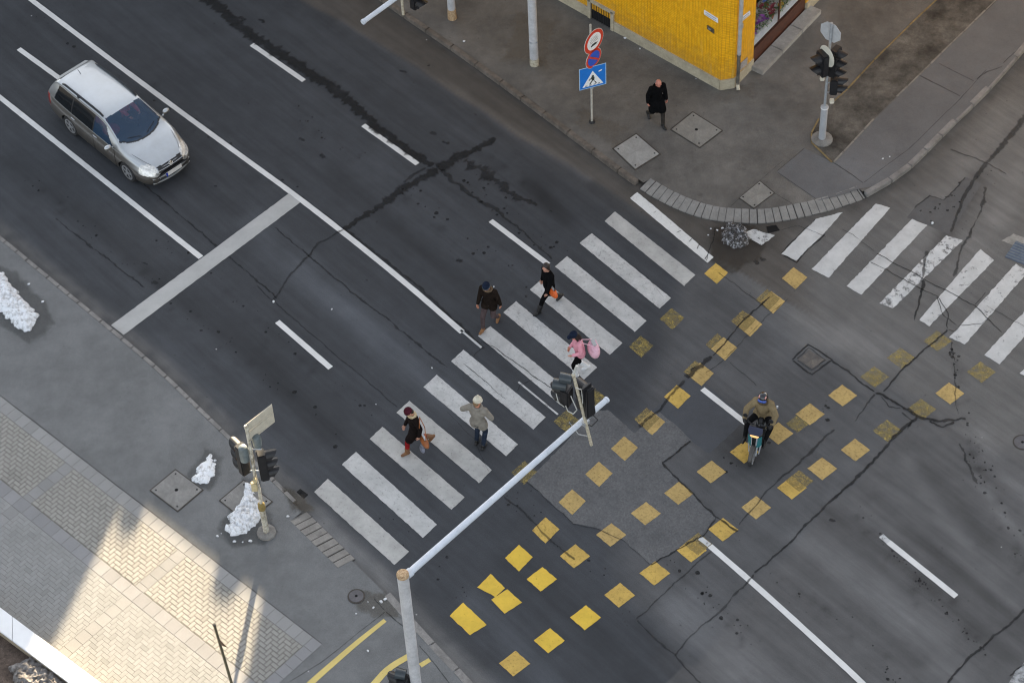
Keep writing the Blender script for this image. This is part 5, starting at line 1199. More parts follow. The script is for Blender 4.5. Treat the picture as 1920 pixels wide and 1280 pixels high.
    if fit.get('collar'):
        cc = [('cap', nk + Vector((.085 * math.cos(q), .10 * math.sin(q), .0 + .012 * math.cos(q))) * k, nk + Vector((.085 * math.cos(q + .45), .10 * math.sin(q + .45), .0)) * k, .040 * k, .040 * k) for q in [i * .45 for i in range(14)]]
        if fit.get('hood'): cc += [('ell', nk + V(-.11, 0, .01), (.09 * k, .13 * k, .10 * k))]
        blob('collar', cc, fit['collar'], t, .013, 2)
    return t, dict(hip=hip, nk=nk, ch=ch_, sh=shl, wr=wr, el=el, up=up, hd=hd, X=X, k=k, HM=HM)
def fabric(name, col, var=.35, scale=7):
    m = mat(name, col, .95, var, scale, bmp=.25, bscale=22); m.node_tree.nodes['Principled BSDF'].inputs['Specular IOR Level'].default_value = .08; return m
SK = mat('light skin', (.48, .25, .175), .5, .15, 14); SK2 = mat('ruddy skin', (.50, .20, .14), .5, .2, 14); SK3 = mat('warm skin', (.55, .24, .15), .5, .15, 14)
BLK = fabric('black wool', (.004, .004, .0045)); CHAR = fabric('charcoal cloth', (.035, .031, .027)); DBRN = fabric('dark brown cloth', (.016, .011, .0085)); NAVY = fabric('navy cloth', (.012, .018, .035))
JEAN = fabric('dark blue denim', (.022, .030, .048)); MAUVE = fabric('mauve grey cloth', (.085, .062, .062)); BSHOE = mat('black shoe', (.008, .007, .007), .5); TSHOE = mat('tan shoe', (.22, .10, .035), .6, .3, 9)
def hdg(a, b_): return math.degrees(ang(a, b_))
WALK = dict(footL=(.30, .09, .085), footR=(-.30, -.09, .13), toeR=.55, hip=.89, lean=.08)
# 1 old man in black on the far pavement
person('balding person in a long black coat walking alone on the far pavement', G(1230, 227, .12), -70, 1.66,
       dict(footL=(.30, .08, .085), footR=(-.27, -.12, .14), toeR=.5, hip=.88, lean=.13, headlean=.3, handL=(.10, .27, .84), handR=(.02, -.27, .84), curl=1.3),
       dict(skin=SK2, coat=BLK, trousers=CHAR, shoe=BSHOE, fringe=mat('grey hair', (.16, .155, .15), .8), hem=.34, bulk=1.35, collar=BLK))
# 2 man in navy beanie
person('bearded person in a navy knitted cap and dark brown hooded jacket on the crosswalk', G(921, 608), -118, 1.70,
       dict(footL=(-.22, .10, .13), toeL=.5, footR=(.28, -.10, .085), hip=.885, lean=.10, headlean=.3, handL=(-.05, .29, .80), handR=(.16, -.27, .82), nod=.2),
       dict(skin=SK3, coat=DBRN, trousers=MAUVE, shoe=TSHOE, hat=NAVY, band=fabric('slate band', (.06, .075, .09)), hair=mat('dark brown hair', (.03, .02, .015), .7), collar=fabric('tan fur', (.14, .10, .065)), hem=.12, bulk=1.05))
# 3 woman in black with orange bag
wp, J = person('dark haired person all in black striding with an orange shoulder bag', G(1031, 574), -152, 1.67,
       dict(footL=(.38, .06, .085), footR=(-.36, -.06, .16), toeR=.6, hip=.86, lean=.06, headlean=.2, handL=(.20, .22, .80), handR=(.05, -.28, .82), yaw=.5),
       dict(skin=SK, coat=BLK, trousers=BLK, shoe=BSHOE, hair=mat('black brown hair', (.018, .011, .008), .5), long=.10, hem=.10, bulk=1.0, boot=.2))
ORG = mat('orange leather', (.66, .115, .015), .45, .15, 9); PNK = fabric('pink nylon', (.68, .30, .36), .18); PNK2 = mat('light pink nylon', (.72, .42, .50), .5, .15, 8); TANL = mat('cognac leather', (.30, .095, .025), .45, .3, 9)
def bag(label, parent_loc, deg, pos, dims, m, strap, k=1, rot=0, name='shoulder_bag', ms_=None):
    t = thing(name, label, 'bag', parent_loc, R(deg))
    c_ = Vector(pos); M_ = Matrix.Rotation(rot, 4, 'X')
    x, y, z = [q / 2 for q in dims]
    blob('bag_body', [('box', c_, (dims[0] * .7, dims[1] * .66, dims[2] * .66), M_), ('ell', c_ + Vector((0, 0, -z * .20)), (x * 1.1, y * 1.12, z * .95), M_)], m, t, .012, 3)
    if strap: MB().path([c_ + Vector((0, -y * .6, z * .8)), *[Vector(p) for p in strap], c_ + Vector((0, y * .6, z * .8))], .010).build('strap', ms_ or m, t, smooth=True)
    MB().box(c_ + Vector((0, 0, z * .9)), (dims[0] * .35, dims[1] * .5, .018)).build('zip', M_galv, t)
    return t
sh = J['sh'][1]
bag('orange shoulder bag carried at the hip of the person in black', wp.location, -152, (.06, .27, .86), (.14, .42, .30), ORG, [(.0, .16, 1.28), (-.02, .12, 1.40), (-.05, .17, 1.28)], rot=.15, ms_=BLK)
# 4 girl in pink with a big pink bag
wp, J = person('person in a pink jacket, dark cap and white boots walking behind the signal heads', G(1089, 699), -165, 1.62,
       dict(footL=(.16, .08, .085), footR=(-.20, -.09, .12), toeR=.4, hip=.89, lean=.18, headlean=.32, handL=(.26, .15, .98), handR=(.22, -.16, .98)),
       dict(skin=SK3, coat=PNK, trousers=BLK, shoe=mat('white boot', (.66, .66, .66), .5, .1), boot=.26, hat=NAVY, brim=True, hair=mat('dark hair', (.014, .009, .007), .5), long=.20, hem=.02, bulk=.9))
bag('big round pink bag hanging on the back of the person in pink', wp.location, -165, (-.30, .16, 1.02), (.27, .44, .46), PNK2, [(-.02, .08, 1.36), (.04, .14, 1.34), (-.10, .20, 1.28)], rot=-.3)
# 5 woman in dark coat with brown bag
wp, J = person('person in a maroon knitted hat, cream fur collar and long dark coat on the crosswalk', G(783, 841), -158, 1.66,
       dict(footL=(.30, .04, .085), footR=(-.42, -.05, .21), toeR=.8, hip=.86, lean=.10, headlean=.35, handL=(.03, .30, .84), handR=(.20, -.20, .85), nod=.25),
       dict(skin=SK, coat=fabric('dark plum wool', (.011, .0075, .007)), trousers=fabric('red tights', (.24, .012, .014)), shoe=mat('brown boot', (.17, .075, .028), .5, .3, 10), boot=.14, hat=fabric('maroon wool', (.062, .012, .020)), hair=mat('dark hair', (.014, .009, .007)), collar=fabric('cream fur', (.50, .40, .25), .3, 20), hem=.34, bulk=.8))
bag('cognac brown handbag held beside the person with the maroon hat', wp.location, -158, (-.08, .33, .66), (.15, .46, .30), TANL, [(.0, .30, 1.15), (-.06, .22, 1.44), (-.14, .30, 1.1)], rot=.1)
t = bag('small bluish shopping bag hanging low beside the cognac handbag', wp.location, -158, (-.02, .30, .34), (.10, .20, .22), mat('blue grey plastic bag', (.17, .18, .23), .4, .2), [(-.02, .30, .6)], name='shopping_bag')
# 6 person in grey coat seen from behind
person('person in a cream hat and light grey padded jacket walking away over the crosswalk', G(900, 836), 66, 1.79,
       dict(footL=(.04, .10, .085), footR=(-.05, -.10, .085), hip=.90, lean=.03, headlean=.10, handL=(.22, .24, 1.12), handR=(.20, -.22, .98), elbow_out=1.6, yaw=-.6),
       dict(skin=SK3, coat=fabric('grey beige padding', (.235, .215, .185), .2), trousers=JEAN, shoe=BSHOE, hat=fabric('cream wool', (.58, .54, .44), .15), bobble=True, hair=mat('sandy hair', (.22, .14, .07), .7), hem=.12, bulk=1.35, collar=fabric('grey beige padding', (.235, .215, .185))))

# ------------------------------------------------------------------ scooter and rider
SD = -112; SL = G(1409, 868) - azv(SD) * .66; 
sc_ = thing('scooter', 'small motor scooter with teal and silver front panels and a lit headlamp', 'scooter', SL, R(SD))
def wheel(par, x, y, r_, wd, name='wheel', spokes=5, rimm=None, ty=None):
    M_ = Matrix.Rotation(R(90), 3, 'X')
    o = MB().lathe([(r_ * .66, -wd * .42), (r_ * .9, -wd * .5), (r_ * .985, -wd * .36), (r_, -wd * .15), (r_, wd * .15), (r_ * .985, wd * .36), (r_ * .9, wd * .5), (r_ * .66, wd * .42)], 32, (x, y, r_), M_).build('tyre', M_dark, None, smooth=True)
    wt = o; wt.name = name; wt.parent = par
    mb = MB(); sgn = -1 if y < 0 else 1
    mb.lathe([(r_ * .70, -wd * .40), (r_ * .70, wd * .40)], 28, (x, y, r_), M_)
    rim = mb.build('rim', M_dark, wt, smooth=True)
    mb = MB()
    for i in range(spokes):
        a = 2 * math.pi * i / spokes + .3; c_ = Vector((x + math.cos(a) * r_ * .36, y + sgn * wd * .43, r_ + math.sin(a) * r_ * .36))
        mb.box(c_, (r_ * .66, .022, r_ * .21), Matrix.Rotation(-a, 3, 'Y'))
    K = 28; vs = []
    for rr in (.60, .72):
        for yy in (.40, .49): vs += [(x + math.cos(2 * math.pi * i / K) * r_ * rr, y + sgn * wd * yy, r_ + math.sin(2 * math.pi * i / K) * r_ * rr) for i in range(K)]
    fs = []
    for A_, B_ in ((0, 1), (1, 3), (3, 2), (2, 0)): fs += [(A_ * K + i, A_ * K + (i + 1) % K, B_ * K + (i + 1) % K, B_ * K + i) for i in range(K)]
    mb.add(vs, fs).lathe([(r_ * .18, -.012), (r_ * .16, .014)], 14, (x, y + sgn * wd * .44, r_), M_)
    mb.build('spokes', rimm or mat('alloy', (.55, .55, .56), .3, .1, 5, metal=.7), rim, smooth=True)
    return wt
TEAL = mat('teal panel', (.03, .17, .19), .25, .1, 4, coat=.6); SILV = mat('silver panel', (.48, .50, .53), .3, .1, 4, metal=.4); DBLU = mat('dark blue screen', (.012, .016, .045), .15)
wheel(sc_, .66, 0, .25, .10); wheel(sc_, -.60, 0, .25, .11)
blob('front_fairing', [('cap', (.46, 0, .36), (.36, 0, .86), .10, .12), ('ell', (.40, 0, .62), (.09, .17, .30)), ('ell', (.42, 0, .88), (.12, .19, .10))], mat('black panel', (.012, .013, .015), .35, coat=.3), sc_, .014)
for s in (1, -1):
    MB().slab([(.50, s * .07, .86), (.44, s * .175, .84), (.44, s * .165, .50), (.53, s * .055, .40)], (.012, 0, 0)).build('side_panel', TEAL, sc_, bevel=.004)
    MB().slab([(.535, s * .05, .84), (.512, s * .085, .85), (.53, s * .07, .56), (.55, s * .045, .56)], (.014, 0, 0)).build('side_panel', SILV, sc_, bevel=.004)
    MB().slab([(.44, s * .172, .52), (.46, s * .13, .46), (.50, s * .11, .22), (.48, s * .135, .20)], (.012, 0, 0)).build('lower_panel', SILV, sc_)
    MB().tube((.60, s * .075, .25), (.44, s * .07, .62), .024).build('fork_leg', M_galv, sc_, smooth=True)
    MB().path([(.27, s * .08, 1.0), (.26, s * .22, 1.03), (.20, s * .34, 1.04)], .016).tube((.23, s * .28, 1.035), (.19, s * .37, 1.045), .021).build('handlebar', M_black, sc_, smooth=True)
    MB().path([(.26, s * .20, 1.03), (.24, s * .30, 1.20)], .008).lathe([(.055, -.012), (.06, 0), (.05, .014)], 14, (.24, s * .32, 1.23), Matrix.Rotation(R(80), 3, 'Y')).build('mirror', M_black, sc_, smooth=True)
MB().slab([(.53, -.12, .92), (.53, .12, .92), (.46, .18, .98), (.38, .17, 1.06), (.38, -.17, 1.06), (.46, -.18, .98)], (.012, 0, .01)).build('windscreen', DBLU, sc_)
blob('headlight', [('ell', (.525, 0, .885), (.035, .115, .042))], mat('lit headlamp', (1.0, .55, .20), .3, .05, 4, emit=.7), sc_, .008)
blob('front_mudguard', [('cap', (.78, 0, .46), (.60, 0, .53), .055, .07), ('cap', (.60, 0, .53), (.44, 0, .44), .07, .06), ('cap', (.78, 0, .46), (.88, 0, .36), .055, .05)], mat('grey mudguard', (.06, .055, .05), .4), sc_, .012)
blob('footboard', [('box', (.08, 0, .30), (.55, .32, .08)), ('box', (.30, 0, .45), (.06, .34, .36))], MATS['black panel'], sc_, .015)
blob('rear_body', [('cap', (-.15, 0, .55), (-.72, 0, .68), .15, .11), ('ell', (-.40, 0, .56), (.34, .17, .14))], MATS['black panel'], sc_, .015)
blob('seat', [('cap', (-.10, 0, .76), (-.68, 0, .82), .09, .08), ('ell', (-.35, 0, .76), (.36, .14, .07))], mat('seat vinyl', (.012, .012, .013), .5), sc_, .014)
MB().slab([(-.34, .30, 1.16), (-.34, .34, 1.16), (-.34, .34, 1.09), (-.34, .30, 1.09)], (.03, 0, 0)).build('tag', mat('white tag', (.75, .76, .78), .5), sc_)
rd, J = person('person in a tan padded jacket and black helmet with blue visor riding the scooter', SL, SD, 1.76,
    dict(hip=.82, hipx=-.28, lean=.20, headlean=.12, nod=.18, footL=(.22, .19, .42), footR=(.20, -.30, .36), knee_out=.55, handL=(.20, .335, 1.03), handR=(.20, -.335, 1.03), elbow_out=1.5, curl=1.5, palm=.0),
    dict(skin=SK3, coat=fabric('tan padding', (.215, .165, .095), .25), trousers=fabric('black trousers', (.010, .010, .011)), shoe=BSHOE, hem=.04, bulk=2.0, collar=fabric('dark tan collar', (.10, .075, .045)))
)
X, k = J['X'], J['k']
for s in (1, -1):
    w_0 = J['wr'][s]; d_ = (w_0 - J['el'][s]).normalized(); blob('glove', [('cap', w_0 - d_ * .05, w_0 + d_ * .02, .048, .046)] + [(p[0], p[1], p[2], p[3] + .012, p[4] + .012) if p[0] == 'cap' else ('ell', p[1], tuple(q + .012 for q in p[2]), p[3]) for p in hand_prims(w_0, d_ * .8 + Vector((0, 0, -.05)), Vector((0, -s, 0)), 1.5, s)], BSHOE, rd, .007, 2)
hm = thing('motorcycle_helmet', 'black open face helmet with blue reflective goggles on the scooter rider', 'helmet', SL, R(SD))
blob('shell', [('ell', X(-.012, 0, .055), (.135 * k, .122 * k, .125 * k)), ('ell', X(-.045, 0, -.03), (.10 * k, .115 * k, .10 * k))], mat('black helmet', (.012, .013, .016), .12, coat=.8), hm, .011)
blob('visor', [('ell', X(.092, 0, .050), (.052 * k, .112 * k, .055 * k), J['HM'])], mat('blue goggle', (.03, .09, .42), .12, .3, 12, coat=.5), hm, .009)
for s in (1, -1): blob('stripe', [('ell', X(.03, s * .075, .14), (.06, .020, .030))], mat('pale red decal', (.62, .30, .26), .3), hm, .009)

# ------------------------------------------------------------------ estate car
wb_c = (G(139, 250) + G(245.5, 336.6)) / 2; CD = math.degrees(ang((139, 250), (245.5, 336.6)))
left = azv(CD + 90); cpos = wb_c + left * .80 - azv(CD) * .08
car = thing('estate_car', 'silver estate car with dark roof rails driving in the left lane', 'car', cpos, R(CD))
XS = np.array([-2.28, -2.24, -2.18, -2.08, -1.96, -1.84, -1.70, -1.2, -.5, 0, .22, .36, .78, 1.18, 1.34, 1.55, 1.8, 2.0, 2.12, 2.20, 2.25, 2.28])
TAB = dict(
 hw=[.70, .76, .81, .845, .862, .872, .88, .89, .893, .893, .892, .892, .89, .885, .88, .865, .835, .78, .715, .64, .57, .50],
 zb=[.42, .36, .32, .29, .27, .25, .23, .20, .19, .19, .19, .19, .19, .19, .19, .20, .21, .22, .23, .25, .28, .33],
 zs=[.80, .88, .93, .96, .965, .965, .96, .945, .93, .915, .91, .905, .89, .87, .86, .82, .765, .715, .675, .635, .60, .56],
 ws=[.66, .72, .765, .795, .815, .825, .835, .85, .857, .857, .856, .855, .85, .835, .825, .795, .745, .68, .61, .53, .46, .40],
 ze=[.84, .93, 1.02, 1.16, 1.30, 1.385, 1.405, 1.425, 1.435, 1.415, 1.385, 1.345, 1.165, .975, .935, .885, .815, .755, .71, .665, .625, .58],
 we=[.60, .655, .68, .665, .635, .615, .612, .62, .63, .625, .62, .625, .685, .765, .765, .735, .675, .61, .54, .46, .40, .34],
 zc=[.86, .955, 1.05, 1.21, 1.365, 1.45, 1.468, 1.492, 1.50, 1.485, 1.455, 1.42, 1.24, 1.03, .99, .945, .87, .805, .755, .705, .66, .61])
xs = np.unique(np.concatenate([np.linspace(-2.28, 2.28, 190), XS]))
def sm(tab):
    y = np.array(tab); d = np.gradient(y, XS)          # monotone-ish cubic hermite
    for i in range(len(y) - 1):
        s = (y[i + 1] - y[i]) / (XS[i + 1] - XS[i])
        for q in (i, i + 1):
            if abs(d[q]) > 3 * abs(s): d[q] = 3 * s
    out = []
    for x in xs:
        i = min(max(np.searchsorted(XS, x) - 1, 0), len(XS) - 2); h = XS[i + 1] - XS[i]; t = (x - XS[i]) / h
        out.append((2 * t**3 - 3 * t**2 + 1) * y[i] + (t**3 - 2 * t**2 + t) * h * d[i] + (-2 * t**3 + 3 * t**2) * y[i + 1] + (t**3 - t**2) * h * d[i + 1])
    return np.array(out)
Tb = {k_: sm(v) for k_, v in TAB.items()}
NS, NG, NT = 22, 14, 18
def section(i):
    q = {k_: Tb[k_][i] for k_ in Tb}; P = []
    hw, zb_, zs, ws_, ze, we, zc = (q[c_] for c_ in ('hw', 'zb', 'zs', 'ws', 'ze', 'we', 'zc'))
    ctrl = [(hw - .05, zb_), (hw - .012, zb_ + .07), (hw, zb_ + (zs - zb_) * .45), (hw - .008, zb_ + (zs - zb_) * .72), (ws_ + .01, zs - .015), (ws_, zs)]
    cx = np.array([0, .12, .42, .72, .95, 1]); u = np.linspace(0, 1, NS + 1)
    yy = np.interp(u, cx, [c_[0] for c_ in ctrl]); zz = np.interp(u, cx, [c_[1] for c_ in ctrl])
    yy[1:-1] = (yy[:-2] + 2 * yy[1:-1] + yy[2:]) / 4
    P += list(zip(yy, zz))
    for j in range(1, NG + 1):
        t = j / NG; bl = .018 * math.sin(math.pi * t) * min(1, max(0, (ze - zs) / .2)); P.append((ws_ + (we - ws_) * t + bl, zs + (ze - zs) * t))
    for j in range(1, NT + 1):
        t = j / NT; P.append((we * math.cos(t * math.pi / 2) ** .9 if t < 1 else 0, ze + (zc - ze) * math.sin(t * math.pi / 2) ** .8))
    return P
SEC = [section(i) for i in range(len(xs))]; NP = len(SEC[0])
AX = (1.37, -1.21)
groups = {k_: [] for k_ in ('body', 'windscreen', 'rear_window', 'headlight', 'grille', 'fw', 'rw', 'qw', 'bumper_slot', 'tail_light', 'cowl', 'pillar')}
V_ = []; 
for s in (1, -1):
    for i in range(len(xs)):
        for (y, z) in SEC[i]: V_.append((xs[i], s * y, z))
off = len(xs) * NP
def classify(x, y, z, j):
    for a in AX:
        if j < NS + 2 and (x - a) ** 2 + (z - .315) ** 2 < .355 ** 2 and z < .70: return None
    if j >= NS + NG:
        xt = .335 - .06 * (y / .62) ** 2; xb = 1.25 - .30 * (y / .72) ** 2; tt = (x - .3) / .88; lim = .575 + .13 * max(0, min(1, tt))
        if xt < x < xb and y < lim: return 'windscreen'
        if xb <= x < xb + .05 and y < .70: return 'cowl'
        if -2.12 < x < -1.93 and y < .56: return 'rear_window'
    if NS <= j < NS + NG:
        t = (j - NS + .5) / NG
        if .03 < t < .93:
            if -.02 < x < .92 - .55 * t: return 'fw'
            if -.98 < x < -.07: return 'rw'
            if -1.80 + .12 * t < x < -1.03: return 'qw'
            if -1.80 + .12 * t < x < .94 - .55 * t: return 'pillar'
    if 1.80 < x < 2.24 and y > .43 and .56 < z < .80 and j >= NS - 7 and y > .36 + (2.24 - x) * .62 and x > 1.80 + (y - .3) * .12: return 'headlight'
    if x > 2.10 and y < .40 and .58 < z < .72 and j > NS: return 'grille'
    if x < -2.02 and y > .72 and .62 < z < .96: return 'tail_light'
    return 'body'
for si, s in enumerate((1, -1)):
    for i in range(len(xs) - 1):
        for j in range(NP - 1):
            a, b_, c_, d = [si * off + q for q in (i * NP + j, (i + 1) * NP + j, (i + 1) * NP + j + 1, i * NP + j + 1)]
            m4 = [V_[q] for q in (a, b_, c_, d)]; x, y, z = (sum(p[q] for p in m4) / 4 for q in range(3))
            g = classify(x, abs(y), z, j)
            if g: groups[g].append((a, b_, c_, d) if s == 1 else (d, c_, b_, a))
CARP = None
m, n, l, b = newmat('silver paint with shaded sides'); co = coords(n)
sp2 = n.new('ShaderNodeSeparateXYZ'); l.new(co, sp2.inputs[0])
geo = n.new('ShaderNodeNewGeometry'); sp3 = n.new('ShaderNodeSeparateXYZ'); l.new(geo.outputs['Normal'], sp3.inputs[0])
c = mixc(n, l, rng(n, l, sp2.outputs[2], .30, .95, 0, 1), (.085, .073, .060), (.19, .175, .155))  # sides coloured dark brown, lower down more so, standing in for the reflected road
c = mixc(n, l, rng(n, l, sp3.outputs[2], .15, .75, 0, 1), c, (.48, .51, .535))  # upward faces coloured paler, as if lit by the sky
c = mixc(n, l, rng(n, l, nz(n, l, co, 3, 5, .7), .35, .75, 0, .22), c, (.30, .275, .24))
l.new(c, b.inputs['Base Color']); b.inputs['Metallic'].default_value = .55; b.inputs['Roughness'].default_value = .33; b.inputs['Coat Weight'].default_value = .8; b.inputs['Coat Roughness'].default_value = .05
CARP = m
CGL = glass_mat('sky blue car glass', (.05, .10, .18), .03, .44, (.80, .85, .93)); CGL2 = mat('tinted glass', (.008, .010, .012), .05, .2)  # blue base colour stands in for sky reflected in the windscreen
HL = mat('headlamp glass', (.74, .73, .70), .15, .3, 16, metal=.15, coat=.8); CHR = mat('chrome', (.62, .63, .65), .15, .1, 5, metal=.9)
carm = {'body': CARP, 'windscreen': CGL, 'rear_window': CGL2, 'headlight': HL, 'grille': M_black, 'fw': CGL, 'rw': CGL2, 'qw': CGL2, 'tail_light': mat('tail lamp', (.30, .015, .012), .2, coat=.6), 'cowl': M_black, 'bumper_slot': M_black}
def subset(name, faces, m, par, split=None):
    idx = {}; vs, fs = [], []
    for f in faces:
        if split is not None and (V_[f[0]][1] + V_[f[2]][1] > 0) != split: continue
        ff = []
        for v in f:
            p = tuple(round(q, 4) for q in V_[v])
            if p not in idx: idx[p] = len(vs); vs.append(p)
            ff.append(idx[p])
        if len(set(ff)) >= 3: fs.append(tuple(dict.fromkeys(ff)))
    me = bpy.data.meshes.new(name); me.from_pydata(vs, [], fs); me.update()
    bm = bmesh.new(); bm.from_mesh(me); bmesh.ops.recalc_face_normals(bm, faces=bm.faces)
    bm.to_mesh(me); bm.free(); return autosmooth(meshobj(name, me, m, par), 50)
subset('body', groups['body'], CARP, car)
subset('windscreen', groups['windscreen'], CGL, car); subset('rear_window', groups['rear_window'], CGL2, car); subset('grille', groups['grille'], M_black, car); subset('cowl', groups['cowl'], M_black, car); 
def islands(faces):
    at_v = {}
    for i, f in enumerate(faces):
        for v in f: at_v.setdefault(v, []).append(i)
    seen, out = set(), []
    for i in range(len(faces)):
        if i in seen: continue
        st_, isl = [i], []; seen.add(i)
        while st_:
            q = st_.pop(); isl.append(faces[q])
            for v in faces[q]:
                for r_ in at_v[v]:
                    if r_ not in seen: seen.add(r_); st_.append(r_)
        out.append(isl)
    return out
for isl in islands(groups['pillar']): subset('window_trim', isl, M_black, car)
for sd in (True, False):
    for g, nm in (('fw', 'side_window'), ('rw', 'side_window'), ('qw', 'quarter_window'), ('headlight', 'headlight'), ('tail_light', 'tail_light')): subset(nm, groups[g], carm[g], car, sd)
# underbody, wheel wells, interior
MB().box((0, 0, .24), (3.9, 1.52, .10)).box((.02, 0, .42), (1.9, 1.70, .30)).build('underbody', mat('underbody black', (.01, .01, .01), .9), car)
MB().box((2.2, 0, .42), (.10, .95, .3)).box((-2.2, 0, .55), (.10, 1.3, .25)).build('bumper_core', M_black, car)
for a in AX:
    for s in (1, -1): wheel(car, a, s * .775, .315, .20, 'wheel', 5)
ints = MB().box((-.35, 0, .62), (2.6, 1.5, .06)).box((.95, 0, .80), (.5, 1.40, .16)); ints.build('dashboard', mat('dark cabin', (.018, .02, .024), .8), car)
RED = fabric('dark red upholstery', (.30, .030, .036))
for s in (1, -1):
    blob('seat', [('cap', (-.12, s * .36, .72), (.28, s * .36, .74), .10, .10), ('ell', (.1, s * .36, .72), (.26, .24, .10)), ('cap', (-.20, s * .36, .80), (-.36, s * .36, 1.18), .12, .09), ('ell', (-.28, s * .36, 1.0), (.10, .24, .26)), ('ell', (-.38, s * .36, 1.33), (.05, .12, .08))], RED if s < 0 else mat('dark seat', (.03, .028, .03), .8), car, .02)
blob('rear_seat', [('box', (-1.15, 0, .95), (.16, 1.3, .55), Matrix.Rotation(-.25, 4, 'Y')), ('box', (-.9, 0, .70), (.5, 1.3, .16))], MATS['dark seat'], car, .025)
K = 20; mb = MB(); cc_ = Vector((.62, .36, .93)); Mw = Matrix.Rotation(R(65), 3, 'Y')
mb.path([cc_ + Mw @ Vector((.18 * math.cos(2 * math.pi * i / K), .18 * math.sin(2 * math.pi * i / K), 0)) for i in range(K + 1)], .016); mb.build('steering_wheel', M_black, car)
person('driver in a red jumper behind the windscreen of the silver estate car', cpos + Vector((0, 0, .02)), CD, 1.66,
    dict(hip=.56, hipx=-.10, lean=-.18, headlean=-.05, nod=.0, footL=(.72, .12, .35), footR=(.72, -.12, .35), handL=(.50, .14, .98), handR=(.48, -.18, .96), curl=1.4), dict(skin=SK3, coat=fabric('red wool', (.62, .10, .11)), trousers=JEAN, shoe=BSHOE, hair=mat('dark hair', (.014, .009, .007)), hem=.02, bulk=1.0))
drv = [o for o in bpy.data.objects if o.get('label', '').startswith('driver in a red')][0]
drv.location = cpos + left * .36 - azv(CD) * .06
# trim: rails, mirrors, handles, spoiler, bars, plate, emblem
for s in (1, -1):
    rp = [(-1.62, s * .585, 1.425), (-1.5, s * .588, 1.475), (-.9, s * .60, 1.50), (-.2, s * .60, 1.505), (.10, s * .59, 1.475), (.20, s * .585, 1.43)]
    MB().path([(x, y * .965, z + .006) for x, y, z in rp], .030).box((-.85, s * .60, 1.475), (.07, .045, .06)).build('roof_rail', mat('dark rail', (.012, .015, .02), .3), car, smooth=True)
    blob('mirror', [('ell', (.86, s * 1.00, 1.00), (.075, .115, .075)), ('cap', (.88, s * .86, .93), (.86, s * .95, .97), .03, .035)], CARP, car, .012)
    for x in (.10, -.90): MB().box((x, s * .897, .83), (.19, .02, .032)).build('door_handle', CHR, car, bevel=.008)
    for x in (.92, -.045, -1.0):
        pts = []
        for zz in np.linspace(.26, .88, 12): pts.append((x, s * (np.interp(zz, [.19, .26, .5, .7, .9], [.845, .882, .893, .884, .860]) + .0015), zz))
        MB().path(pts, .004, 5).build('door_gap', M_black, car)
    MB().path([(1.24, s * .70, .955), (1.5, s * .665, .93), (1.85, s * .575, .862), (2.05, s * .48, .79)], .0045, 5).build('bonnet_gap', mat('shut line', (.07, .07, .07), .6), car)
    MB().path([(2.12, s * .50, .40), (2.20, s * .46, .40), (2.27, s * .40, .40)], .02).build('fog_lamp', CHR, car)
MB().path([(2.285, y, .505 - .02 * abs(y)) for y in (-.50, -.3, 0, .3, .50)], .022, 8).build('bumper_strip', M_black, car); MB().path([(2.285 - .25 * y * y, y, .36) for y in (-.62, -.4, 0, .4, .62)], .05, 8).build('lower_grille', M_black, car)
MB().path([(2.315 - .28 * y * y, y, .44) for y in (-.62, -.4, -.2, 0, .2, .4, .62)], .032, 8).path([(2.30 - .28 * y * y, y, .27) for y in (-.62, -.4, -.2, 0, .2, .4, .62)], .030, 8).build('bumper', CARP, car, smooth=True)
for z, x in ((.635, 2.262), (.675, 2.215), (.712, 2.165)): MB().path([(x + .012 - .16 * y * y, y, z) for y in (-.40, -.2, 0, .2, .40)], .011, 8).build('grille_bar', CHR, car, smooth=True)
F = Matrix.Translation((2.252, 0, .685)) @ Matrix.Rotation(R(52), 4, 'Y')
mb = MB(); mb.T = F; mb.lathe([(.062, 0), (.062, .012), (.050, .014)], 20); em = mb.build('emblem', M_black, car)
mb = MB(); mb.T = F; K = 20
for i in range(K): a, a2 = 2 * math.pi * i / K, 2 * math.pi * (i + 1) / K; mb.tube((.058 * math.cos(a), .058 * math.sin(a), .014), (.058 * math.cos(a2), .058 * math.sin(a2), .014), .006, n=6)
mb.path([(-.05, .018, .016), (-.008, .0, .016), (-.05, -.018, .016)], .005, 5).path([(-.02, .046, .016), (.045, .02, .016), (.0, .0, .016), (.045, -.02, .016), (-.02, -.046, .016)], .005, 5); mb.build('emblem_letters', CHR, em)
pl_ = MB().box((2.352, 0, .475), (.014, .52, .115), Matrix.Rotation(R(-10), 3, 'Y')).build('number_plate', mat('plate white', (.55, .53, .50), .4, .1), car)
MB().box((2.357, -.235, .475), (.014, .05, .113), Matrix.Rotation(R(-10), 3, 'Y')).build('plate_band', mat('plate blue', (.01, .03, .30), .4), pl_)
MB().slab([(-1.84, -.50, 1.444), (-1.84, .50, 1.444), (-1.97, .46, 1.405), (-1.97, -.46, 1.405)], (0, 0, .014)).build('spoiler', CARP, car, bevel=.006)
MB().tube((-1.55, .0, 1.485), (-1.66, 0, 1.58), .010, .005).build('aerial', M_black, car)
MB().box((.55, 0, 1.27), (.02, .22, .06)).build('rear_view_mirror', M_black, car)
for s in (1, -1): MB().path([(1.19, s * .1, 1.055), (1.04, s * .45, 1.09)], .008, 6).build('wiper', M_black, car)

